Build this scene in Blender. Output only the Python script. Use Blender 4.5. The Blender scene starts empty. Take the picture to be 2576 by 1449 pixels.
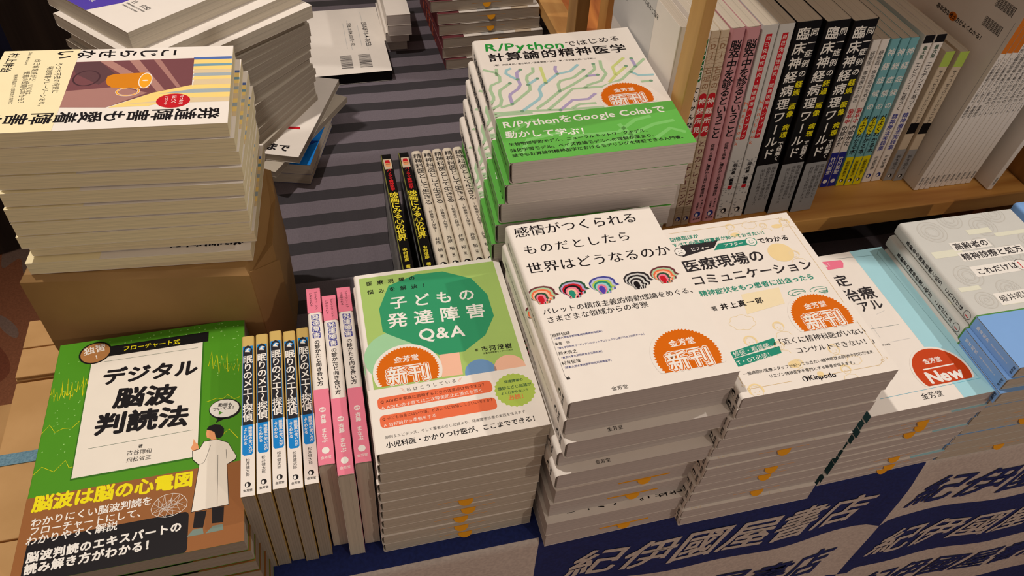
# -*- coding: utf-8 -*-
import bpy, bmesh, math, random
from mathutils import Matrix, Vector
scene = bpy.context.scene
COL = scene.collection
# ------------------------------------------------------------------ camera
cam = bpy.data.objects.new('camera', bpy.data.cameras.new('camera')); COL.objects.link(cam)
cam.data.sensor_width = 36.0; cam.data.lens = 1942.57 / 2576 * 36; cam.data.clip_start = .02
cam.matrix_world = Matrix(((0.972578, 0.134772, -0.189547, 0), (-0.228327, 0.708362, -0.6679, 0), (0.044253, 0.692863, 0.71971, 0.72924), (0, 0, 0, 1)))
scene.camera = cam
# ------------------------------------------------------------------ light
world = bpy.data.worlds.new('hall_light'); scene.world = world; world.use_nodes = True
bg = world.node_tree.nodes['Background']; bg.inputs[0].default_value = (.80, .66, .55, 1); bg.inputs[1].default_value = .30
def spot(name, loc, target, power, size, blend, radius, color):
    d = bpy.data.lights.new(name, 'SPOT'); d.energy = power; d.spot_size = math.radians(size); d.spot_blend = blend
    d.shadow_soft_size = radius; d.color = color
    o = bpy.data.objects.new(name, d); COL.objects.link(o); o.location = loc
    o.rotation_euler = (Vector(target) - Vector(loc)).to_track_quat('-Z', 'Y').to_euler(); return o
spot('ceiling_spotlight', (-.62, .98, 2.35), (.05, .62, 0), 98, 62, .9, .035, (1, .91, .83))
spot('ceiling_spotlight', (2.05, .75, 2.05), (.35, .55, 0), 62, 46, .7, .03, (1, .93, .87))
spot('ceiling_spotlight', (1.2, -1.5, 1.6), (.25, .35, 0), 27, 50, .7, .03, (1, .84, .72))
scene.view_settings.view_transform = 'Standard'; scene.view_settings.look = 'None'
scene.view_settings.exposure = 0.30; scene.view_settings.gamma = 1.0; scene.view_settings.use_curve_mapping = False
# ------------------------------------------------------------------ materials
def lin(c):
    return tuple((x / 12.92 if x <= .04045 else ((x + .055) / 1.055) ** 2.4) for x in [v / 255 for v in c])
PAL = dict(w=(238, 234, 226), k=(20, 17, 17), ink=(26, 22, 25), dark=(50, 46, 48), black=(16, 13, 14), brown=(150, 96, 52), cream=(236, 228, 214),
 shadowgreen=(52, 110, 26), tanbrown=(176, 122, 70), yel=(238, 224, 20), dgreen=(44, 84, 60), palegreen=(150, 205, 110), green=(80, 148, 36),
 skin=(232, 160, 110), slate=(120, 138, 128), lightgreen=(166, 196, 108), palemint=(158, 206, 160), tealgreen=(52, 150, 104), peach=(240, 188, 160),
 softblue=(112, 152, 196), cover_white=(236, 228, 218), coral=(232, 112, 72), limegreen=(176, 200, 88), navyblue=(40, 54, 130), gold=(212, 180, 120),
 teal=(40, 140, 116), palegold=(238, 214, 160), palegold2=(240, 224, 186), palegold3=(236, 214, 168), paleaqua=(166, 214, 224), dteal=(60, 100, 104),
 aqua=(70, 170, 196), pinkrose=(236, 120, 146), palegrey=(206, 204, 200), greyband=(196, 194, 186), greyband2=(226, 226, 206), coolgrey=(206, 206, 200),
 redcol=(196, 28, 40), mossgreen=(84, 140, 70), obiblue=(128, 172, 228), rgreen=(40, 150, 60), brg=(172, 202, 162), brt=(160, 202, 208), brp=(176, 162, 200),
 brl=(206, 216, 136), brd=(120, 160, 130), obigreen=(98, 176, 76), obigreen2=(122, 192, 104), cover_beige=(226, 214, 196), cover_dim=(188, 178, 162), mauve=(120, 74, 78), mauvelight=(170, 124, 116),
 mauvelight2=(176, 130, 120), mauvedark=(96, 66, 70), mauvedark2=(74, 48, 54), bandblue=(84, 112, 176), bandyel=(246, 214, 130), bandteal=(120, 160, 176),
 bandtan=(222, 200, 160), bandgrey=(164, 176, 180), orange=(214, 132, 28), amber=(240, 166, 40), obicream=(244, 230, 186), sorange=(214, 104, 8),
 sred=(196, 66, 16), tan=(206, 176, 104), spblack=(40, 38, 42), spblue=(18, 130, 206), pink=(232, 128, 150), purpleblue=(70, 72, 150), yellowtext=(240, 220, 60),
 navydeep=(40, 44, 140), lemon=(226, 214, 20), tealcover=(120, 178, 184), redtext=(220, 40, 46), greyobi=(150, 150, 150), pillgreen=(30, 110, 60),
 maroon=(110, 56, 60), bookblue=(20, 60, 140), bookcyan=(30, 130, 220), lilac=(186, 190, 226), violet=(84, 66, 170), skyblue=(60, 130, 230), orangetop=(214, 120, 40),
 olive=(120, 120, 60), beige=(208, 190, 164), pinkpage=(206, 150, 156), birdblue=(60, 150, 220), lightblue=(150, 200, 216), brownish=(150, 110, 80))
MATS = {}
def nt(name):
    m = bpy.data.materials.new(name); m.use_nodes = True
    return m, m.node_tree.nodes, m.node_tree.links, m.node_tree.nodes['Principled BSDF']
def ink(key, rough=.5):
    k = (key, rough)
    if k in MATS: return MATS[k]
    m, N, Lk, b = nt('print_' + key); c = lin(PAL[key])
    n = N.new('ShaderNodeTexNoise'); n.inputs['Scale'].default_value = 60
    tc = N.new('ShaderNodeTexCoord'); Lk.new(tc.outputs['Object'], n.inputs['Vector'])
    mx = N.new('ShaderNodeMix'); mx.data_type = 'RGBA'; mx.inputs['A'].default_value = (*[x * .97 for x in c], 1); mx.inputs['B'].default_value = (*[min(1, x * 1.03) for x in c], 1)
    Lk.new(n.outputs['Fac'], mx.inputs['Factor']); Lk.new(mx.outputs['Result'], b.inputs['Base Color'])
    b.inputs['Roughness'].default_value = rough; b.inputs['Specular IOR Level'].default_value = .1; MATS[k] = m; return m
def pages_mat(key, col, pitch=2.4, line=.72):
    k = ('pages', key)
    if k in MATS: return MATS[k]
    m, N, Lk, b = nt('paper_edges_' + key); c = lin(col)
    tc = N.new('ShaderNodeTexCoord'); mp = N.new('ShaderNodeMapping'); mp.inputs['Scale'].default_value = (6, 6, 1600)
    Lk.new(tc.outputs['Object'], mp.inputs['Vector']); n = N.new('ShaderNodeTexNoise'); n.inputs['Scale'].default_value = 1; n.inputs['Detail'].default_value = 3
    Lk.new(mp.outputs['Vector'], n.inputs['Vector'])
    sx = N.new('ShaderNodeSeparateXYZ'); Lk.new(tc.outputs['Object'], sx.inputs[0])
    a = N.new('ShaderNodeMath'); a.operation = 'MULTIPLY'; a.inputs[1].default_value = 1000 / pitch; Lk.new(sx.outputs['Z'], a.inputs[0])
    f = N.new('ShaderNodeMath'); f.operation = 'FRACT'; Lk.new(a.outputs[0], f.inputs[0])
    g = N.new('ShaderNodeMath'); g.operation = 'GREATER_THAN'; g.inputs[1].default_value = .1; Lk.new(f.outputs[0], g.inputs[0])
    r = N.new('ShaderNodeMapRange'); r.inputs['To Min'].default_value = line; r.inputs['To Max'].default_value = 1; Lk.new(g.outputs[0], r.inputs['Value'])
    r2 = N.new('ShaderNodeMapRange'); r2.inputs['From Min'].default_value = .3; r2.inputs['From Max'].default_value = .7; r2.inputs['To Min'].default_value = .86; r2.inputs['To Max'].default_value = 1.04
    Lk.new(n.outputs['Fac'], r2.inputs['Value'])
    mu = N.new('ShaderNodeMath'); mu.operation = 'MULTIPLY'; Lk.new(r.outputs[0], mu.inputs[0]); Lk.new(r2.outputs[0], mu.inputs[1])
    vm = N.new('ShaderNodeVectorMath'); vm.operation = 'SCALE'; vm.inputs[0].default_value = c; Lk.new(mu.outputs[0], vm.inputs['Scale'])
    Lk.new(vm.outputs[0], b.inputs['Base Color']); b.inputs['Roughness'].default_value = .85; b.inputs['Specular IOR Level'].default_value = .2
    MATS[k] = m; return m
PG = dict(warm=lambda: pages_mat('warm', (200, 189, 172)), cream=lambda: pages_mat('cream', (228, 214, 178), 3.2, .84), grey=lambda: pages_mat('grey', (200, 190, 184), 3.0, .84),
          plain=lambda: pages_mat('plain', (204, 194, 176), 9, .86), dusk=lambda: pages_mat('dusk', (162, 151, 136), 2.2, .74))
def noise_mat(name, c1, c2, scale, rough, bump=0.0, stretch=(1, 1, 1), detail=4, dist=0.0):
    if name in MATS: return MATS[name]
    m, N, Lk, b = nt(name)
    tc = N.new('ShaderNodeTexCoord'); mp = N.new('ShaderNodeMapping'); mp.inputs['Scale'].default_value = stretch
    Lk.new(tc.outputs['Object'], mp.inputs['Vector']); n = N.new('ShaderNodeTexNoise'); n.inputs['Scale'].default_value = scale; n.inputs['Detail'].default_value = detail; n.inputs['Distortion'].default_value = dist
    Lk.new(mp.outputs['Vector'], n.inputs['Vector']); cr = N.new('ShaderNodeValToRGB'); cr.color_ramp.elements[0].position = .35; cr.color_ramp.elements[1].position = .65
    cr.color_ramp.elements[0].color = (*lin(c1), 1); cr.color_ramp.elements[1].color = (*lin(c2), 1); Lk.new(n.outputs['Fac'], cr.inputs['Fac']); Lk.new(cr.outputs['Color'], b.inputs['Base Color'])
    b.inputs['Roughness'].default_value = rough
    if bump:
        bp = N.new('ShaderNodeBump'); bp.inputs['Strength'].default_value = bump; bp.inputs['Distance'].default_value = .002; Lk.new(n.outputs['Fac'], bp.inputs['Height']); Lk.new(bp.outputs['Normal'], b.inputs['Normal'])
    MATS[name] = m; return m
def wood_mat(name, c1, c2, axis='X', scale=9):
    if name in MATS: return MATS[name]
    m, N, Lk, b = nt(name); tc = N.new('ShaderNodeTexCoord'); mp = N.new('ShaderNodeMapping')
    s = {'X': (1.2, 9, 9), 'Y': (9, 1.2, 9), 'Z': (9, 9, 1.2)}[axis]; mp.inputs['Scale'].default_value = s; Lk.new(tc.outputs['Object'], mp.inputs['Vector'])
    n = N.new('ShaderNodeTexNoise'); n.inputs['Scale'].default_value = .9; n.inputs['Detail'].default_value = 2; Lk.new(mp.outputs['Vector'], n.inputs['Vector'])
    mu = N.new('ShaderNodeMath'); mu.operation = 'MULTIPLY'; mu.inputs[1].default_value = scale; Lk.new(n.outputs['Fac'], mu.inputs[0])
    fr = N.new('ShaderNodeMath'); fr.operation = 'PINGPONG'; fr.inputs[1].default_value = .5; Lk.new(mu.outputs[0], fr.inputs[0])
    n2 = N.new('ShaderNodeTexNoise'); n2.inputs['Scale'].default_value = 12; n2.inputs['Detail'].default_value = 6; Lk.new(mp.outputs['Vector'], n2.inputs['Vector'])
    ad = N.new('ShaderNodeMath'); ad.operation = 'MULTIPLY_ADD'; ad.inputs[1].default_value = .35; Lk.new(n2.outputs['Fac'], ad.inputs[0]); Lk.new(fr.outputs[0], ad.inputs[2])
    cr = N.new('ShaderNodeValToRGB'); cr.color_ramp.elements[0].position = .1; cr.color_ramp.elements[1].position = .62
    cr.color_ramp.elements[0].color = (*lin(c1), 1); cr.color_ramp.elements[1].color = (*lin(c2), 1); Lk.new(ad.outputs[0], cr.inputs['Fac']); Lk.new(cr.outputs['Color'], b.inputs['Base Color'])
    b.inputs['Roughness'].default_value = .5; MATS[name] = m; return m
# ------------------------------------------------------------------ object helpers
def link(name, me, parent=None):
    o = bpy.data.objects.new(name, me); COL.objects.link(o)
    if parent: o.parent = parent
    return o
def mesh(name, verts, faces, mats, mi=None, smooth=False):
    me = bpy.data.meshes.new(name); me.from_pydata(verts, [], faces)
    for m in (mats if isinstance(mats, (list, tuple)) else [mats]): me.materials.append(m)
    if mi: me.polygons.foreach_set('material_index', mi)
    if smooth: me.polygons.foreach_set('use_smooth', [True] * len(me.polygons))
    me.update(); return me
def box_data(x0, x1, y0, y1, z0, z1):
    v = [(x, y, z) for z in (z0, z1) for y in (y0, y1) for x in (x0, x1)]
    return v, [(0, 2, 3, 1), (4, 5, 7, 6), (0, 1, 5, 4), (2, 6, 7, 3), (0, 4, 6, 2), (1, 3, 7, 5)]
def box(name, x0, x1, y0, y1, z0, z1, m, parent=None, bevel=0.0):
    v, f = box_data(x0, x1, y0, y1, z0, z1)
    if bevel:
        bm = bmesh.new(); vs = [bm.verts.new(p) for p in v]; [bm.faces.new([vs[i] for i in q]) for q in f]
        bmesh.ops.bevel(bm, geom=bm.edges[:], offset=bevel, segments=2, affect='EDGES', profile=.5)
        me = bpy.data.meshes.new(name); bm.to_mesh(me); bm.free(); me.materials.append(m)
    else: me = mesh(name, v, f, m)
    return link(name, me, parent)
def root(name, label, cat, group=None, M=None):
    o = bpy.data.objects.new(name, None); COL.objects.link(o); o.empty_display_size = .02
    o['label'] = label; o['category'] = cat
    if group: o['group'] = group
    if M is not None: o.matrix_world = M
    return o
def tag(o, label, cat, group=None):
    o['label'] = label; o['category'] = cat
    if group: o['group'] = group
    return o
# ------------------------------------------------------------------ lettering
GC = {}
OFF = dict(n=.003, m=-.008)
def ringpts(r, n, ph=.5): return [(r * math.cos(6.28319 * (i + ph) / n), r * math.sin(6.28319 * (i + ph) / n)) for i in range(n)]
COPY = dict(n=[(0, 0)], m=[(-.016, 0), (.016, 0)], b=ringpts(.019, 4), h=ringpts(.038, 7) + [(0, 0)], x=ringpts(.062, 9) + [(0, 0)], y=ringpts(.1, 12) + ringpts(.045, 5))
def glyph(ch, st, res=2):
    k = (ch, st)
    if k in GC: return GC[k]
    cu = bpy.data.curves.new('g', 'FONT'); cu.body = ch; cu.resolution_u = res; cu.offset = OFF[st]
    o = bpy.data.objects.new('g', cu); COL.objects.link(o)
    dg = bpy.context.evaluated_depsgraph_get(); e = o.evaluated_get(dg); me = e.to_mesh()
    vs = [(v.co.x, v.co.y - .38) for v in me.vertices]; fs = [tuple(p.vertices) for p in me.polygons]
    e.to_mesh_clear(); bpy.data.objects.remove(o); bpy.data.curves.remove(cu)
    if ord(ch) < 0x2000 and vs: x0 = min(v[0] for v in vs); adv = max(v[0] for v in vs) - x0 + .09; vs = [(x - x0 + .045, y) for x, y in vs]
    elif ord(ch) < 0x2000: adv = .32
    else: adv = 1.0
    GC[k] = (vs, fs, adv); return GC[k]
ROT = set('ー～（）「」［］〔〕―-')
class Sheet:                                     # flat print: polygons with inks on one face of a thing
    def __init__(s): s.v = []; s.f = []; s.m = []; s.keys = []
    def mi(s, col):
        if col not in s.keys: s.keys.append(col)
        return s.keys.index(col)
    def add(s, pts, faces, lv, col):
        n = len(s.v); s.v += [(x, y, lv) for x, y in pts]; s.f += [tuple(i + n for i in q) for q in faces]; s.m += [s.mi(col)] * len(faces)
    def poly(s, pts, lv, col): s.add(pts, [tuple(range(len(pts)))], lv, col)
    def line(s, pts, w, lv, col):
        L, Rr = [], []
        for i, p in enumerate(pts):
            a = Vector(pts[max(0, i - 1)]); b = Vector(pts[min(len(pts) - 1, i + 1)]); d = b - a
            if d.length < 1e-9: d = Vector((1, 0))
            d.normalize(); n = Vector((-d.y, d.x)) * w / 2; L.append((p[0] + n.x, p[1] + n.y)); Rr.append((p[0] - n.x, p[1] - n.y))
        k = len(pts); s.add(L + Rr, [(i, i + 1, k + i + 1, k + i) for i in range(k - 1)], lv, col)
    def ell(s, u, v, ru, rv, lv, col, ring=0, n=28):
        P = [(u + ru * math.cos(6.28319 * i / n), v + rv * math.sin(6.28319 * i / n)) for i in range(n)]
        if ring: 
            Q = [(u + (ru - ring) * math.cos(6.28319 * i / n), v + (rv - ring) * math.sin(6.28319 * i / n)) for i in range(n)]
            s.add(P + Q, [(i, (i + 1) % n, n + (i + 1) % n, n + i) for i in range(n)], lv, col)
        else: s.poly(P, lv, col)
    def rect(s, u0, v0, u1, v1, lv, col, rad=0):
        if not rad: s.poly([(u0, v0), (u1, v0), (u1, v1), (u0, v1)], lv, col); return
        P = []
        for cx, cy, a0 in ((u1 - rad, v0 + rad, -90), (u1 - rad, v1 - rad, 0), (u0 + rad, v1 - rad, 90), (u0 + rad, v0 + rad, 180)):
            for i in range(5): a = math.radians(a0 + 22.5 * i); P.append((cx + rad * math.cos(a), cy + rad * math.sin(a)))
        s.poly(P, lv, col)
    def put(s, ch, st, x, y, dx, dy, size, sy, lv, col, rot=0):
        vs, fs, adv = glyph(ch, 'm' if st == 'm' else 'n')
        for ci, (sh, sv) in enumerate(COPY[st]):
            out = []
            for gx, gy in vs:
                gx = gx - adv / 2 + sh; gy = gy + sv
                if rot: gx, gy = gy, -gx
                gx *= size; gy *= size * sy
                out.append((x + gx * dx - gy * dy, y + gx * dy + gy * dx))
            s.add(out, fs, lv + .03 * ci, col)
    def text(s, lv, col, t, u0, v0, u1, v1, st='b', k=1.0, sy=1.0, size=None):
        d = Vector((u1 - u0, v1 - v0)); Ln = d.length; d /= Ln
        ad = [glyph(c, 'n')[2] for c in t]; tot = sum(ad); sz = size or Ln / ((tot - 1) * k + 1 if tot > 1 else 1); kk = (Ln / sz - 1) / (tot - 1) if tot > 1 else 1
        p = sz * .5 * (1 - kk)
        for c, a in zip(t, ad):
            if c not in ' 　': q = p + a * kk * sz / 2; s.put(c, st, u0 + d.x * q, v0 + d.y * q, d.x, d.y, sz, sy, lv, col)
            p += a * kk * sz
    maxsz = 99
    def vert(s, lv, col, t, u0, v0, u1, v1, st='b', k=1.0, sy=1.0):
        d = Vector((u1 - u0, v1 - v0)); Ln = d.length; d /= Ln; n = len(t); pitch = Ln / n; sz = min(pitch / k, s.maxsz)
        for i, c in enumerate(t):
            if c in ' 　': continue
            q = (i + .5) * pitch; x, y = u0 + d.x * q, v0 + d.y * q
            s.put(c, st, x, y, -d.y, d.x, sz, sy, lv, col, rot=c in ROT)
    def logo(s, lv, col, u, v, r, light='w'):
        s.ell(u, v, r, r * 1.05, lv, col); s.ell(u - r * .25, v - r * .15, r * .45, r * .72, lv + .4, light)
    def sticker(s, lv, kind, u, v, r):
        ch = -.46
        def disc(rr, spikes=0):
            n = spikes * 2 if spikes else 48; P = []
            for i in range(n):
                a = 6.28319 * i / n; q = rr * (1 if not spikes or i % 2 else .945); x, y = q * math.cos(a), q * math.sin(a)
                P.append((u + x, v + max(y, ch * r)))
            return P
        if kind == 'shinkan':
            s.poly(disc(r * 1.09), lv, 'cover_white'); s.poly(disc(r, 58), lv + .5, 'sorange')
            s.text(lv + 1, 'w', '金芳堂', u - .38 * r, v + .5 * r, u + .42 * r, v + .5 * r, 'b')
            s.line([(u - .42 * r, v + .22 * r), (u + .45 * r, v + .22 * r)], .03 * r, lv + 1, 'w')
            a = (u - .68 * r, v - .13 * r, u + .68 * r, v - .13 * r)
            s.text(lv + .7, 'w', '新刊', *a, 'y', 1.08, 1.05); s.text(lv + 1.3, 'sorange', '新刊', *a, 'x', 1.08, 1.05); s.text(lv + 1.6, 'w', '新刊', *a, 'b', 1.08, 1.05)
        else:
            s.poly(disc(r * 1.08), lv, 'cover_white'); s.poly(disc(r), lv + .5, 'sred')
            s.text(lv + 1, 'w', '金芳堂', u - .42 * r, v + .5 * r, u + .3 * r, v + .5 * r, 'b')
            s.line([(u - .62 * r, v + .2 * r), (u + .62 * r, v + .2 * r)], .05 * r, lv + 1, 'w')
            s.text(lv + 1, 'w', 'New', u - .7 * r, v - .13 * r, u + .7 * r, v - .13 * r, 'h', .96, .92)
    def head(s, lv, ci, u, v, r):
        out = [(-.5, -1.1), (.22, -1.1), (.3, -.78), (.6, -.76), (.66, -.55), (.64, -.45), (.74, -.36), (.98, -.3), (.78, -.02), (.8, .35), (.6, .72), (.2, .93), (-.25, .95), (-.68, .78), (-.95, .38), (-.98, -.05), (-.8, -.45), (-.56, -.72)]
        cs = [['maroon', 'brg', 'coral', 'peach', 'dgreen', 'pink', 'redcol'], ['dgreen', 'brp', 'redcol', 'ink', 'pink', 'peach', 'teal'], ['purpleblue', 'lilac', 'limegreen', 'teal', 'brt', 'pink', 'violet'],
              ['dark', 'palegrey', 'ink', 'coolgrey', 'dark', 'palegrey', 'ink'], ['maroon', 'brt', 'redcol', 'teal', 'brp', 'lilac', 'coral']][ci]
        for i, c in enumerate(cs):
                q = 1 - .13 * i; s.poly([(u + (x * q - .04 * i) * r * 1.15, v + (-1.1 + (y + 1.1) * (q + .04 * i)) * r * .85) for x, y in out], lv + .12 * i, c)
    def items(s, its):
        for it in its:
            k, lv = it[0], it[1]
            if k == 't': s.text(lv, it[2], it[3], *it[4:8], it[8], it[9], it[10])
            elif k == 'v': s.vert(lv, it[2], it[3], *it[4:8], it[8], it[9], it[10])
            elif k == 'p': s.poly(it[3], lv, it[2])
            elif k == 'r': s.rect(it[3], it[4], it[5], it[6], lv, it[2], it[7] if len(it) > 7 else 0)
            elif k == 'l': s.line(it[4], it[3], lv, it[2])
            elif k == 'e': s.ell(it[3], it[4], it[5], it[6], lv, it[2], it[7] if len(it) > 7 else 0)
            elif k == 'S': s.sticker(lv, *it[2:6])
            elif k == 'H': s.head(lv, *it[2:6])
            elif k == 'O': s.logo(lv, *it[2:6])
            elif k == 'B':
                u, v, r = it[3:6]; n = 48; s.poly([(u + r * (1 if i % 2 else .93) * math.cos(6.28319 * i / n), v + r * (1 if i % 2 else .93) * math.sin(6.28319 * i / n)) for i in range(n)], lv, it[2])
            elif k == 'K':                       # outlined cloud
                u, v, r = it[3:6]; P = [(u + r * (1 + .16 * abs(math.sin(3.5 * a))) * math.cos(a), v + r * .72 * (1 + .16 * abs(math.sin(3.5 * a))) * math.sin(a)) for a in [6.28319 * i / 56 for i in range(57)]]
                s.line(P, .45, lv, it[2])
            elif k == 'M':                       # little outlined figure
                u, v, r = it[3:6]; q = it[6]
                s.ell(u, v, r * .55, r * .6, lv, it[2], .4, 20)
                s.line([(u + r * .62 * math.cos(a), v + r * .15 + r * .62 * math.sin(a)) for a in [-.5 + .38 * i for i in range(12)]], r * .16, lv + .1, q)
                s.line([(u - r * .95, v - r * 1.35), (u - r * .7, v - r * .8), (u, v - r * .62), (u + r * .7, v - r * .8), (u + r * .95, v - r * 1.35)], .45, lv, it[2])
                for e in (-.2, .2): s.ell(u + e * r, v - .02 * r, .35, .5, lv + .1, it[2], 0, 8)
                s.line([(u - .15 * r, v - .26 * r), (u, v - .32 * r), (u + .15 * r, v - .26 * r)], .35, lv + .1, it[2])
            elif k == 'F':
                u, v, r, m = it[3:7]
                for q in (-1, 1): s.ell(u + q * r * .32, v + r * .25, r * .1, r * .12, lv, it[2], 0, 8)
                s.line([(u + r * .5 * math.cos(a), v - r * (.15 if m > 0 else .55) - m * r * .32 * math.sin(a)) for a in [0, .6, 1.2, 1.9, 2.5, 3.14]], r * .12, lv, it[2])
    def clip(s, W, H):                        # nothing is printed past the edge of the sheet
        V2, F2, M2 = list(s.v), [], []
        for f, m in zip(s.f, s.m):
            P = [s.v[i] for i in f]
            if all(0 <= p[0] <= W and 0 <= p[1] <= H for p in P): F2.append(f); M2.append(m); continue
            for ax, lim, sg in ((0, 0, 1), (0, W, -1), (1, 0, 1), (1, H, -1)):
                Q = []
                for i, a in enumerate(P):
                    b = P[(i + 1) % len(P)]; da, db = (a[ax] - lim) * sg, (b[ax] - lim) * sg
                    if da >= 0: Q.append(a)
                    if (da >= 0) != (db >= 0): t = da / (da - db); Q.append(tuple(a[j] + (b[j] - a[j]) * t for j in range(3)))
                P = Q
                if len(P) < 3: break
            if len(P) >= 3: n = len(V2); V2 += P; F2.append(tuple(range(n, n + len(P)))); M2.append(m)
        used = sorted({i for f in F2 for i in f}); mp = {o: i for i, o in enumerate(used)}
        s.v = [V2[i] for i in used]; s.f = [tuple(mp[i] for i in f) for f in F2]; s.m = M2; return s
    def mesh(s, name, fn): return mesh(name, [fn(x / 1000, y / 1000, l * 3e-5 + 6e-5) for x, y, l in s.v], s.f, [ink(k) for k in s.keys], s.m)
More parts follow.
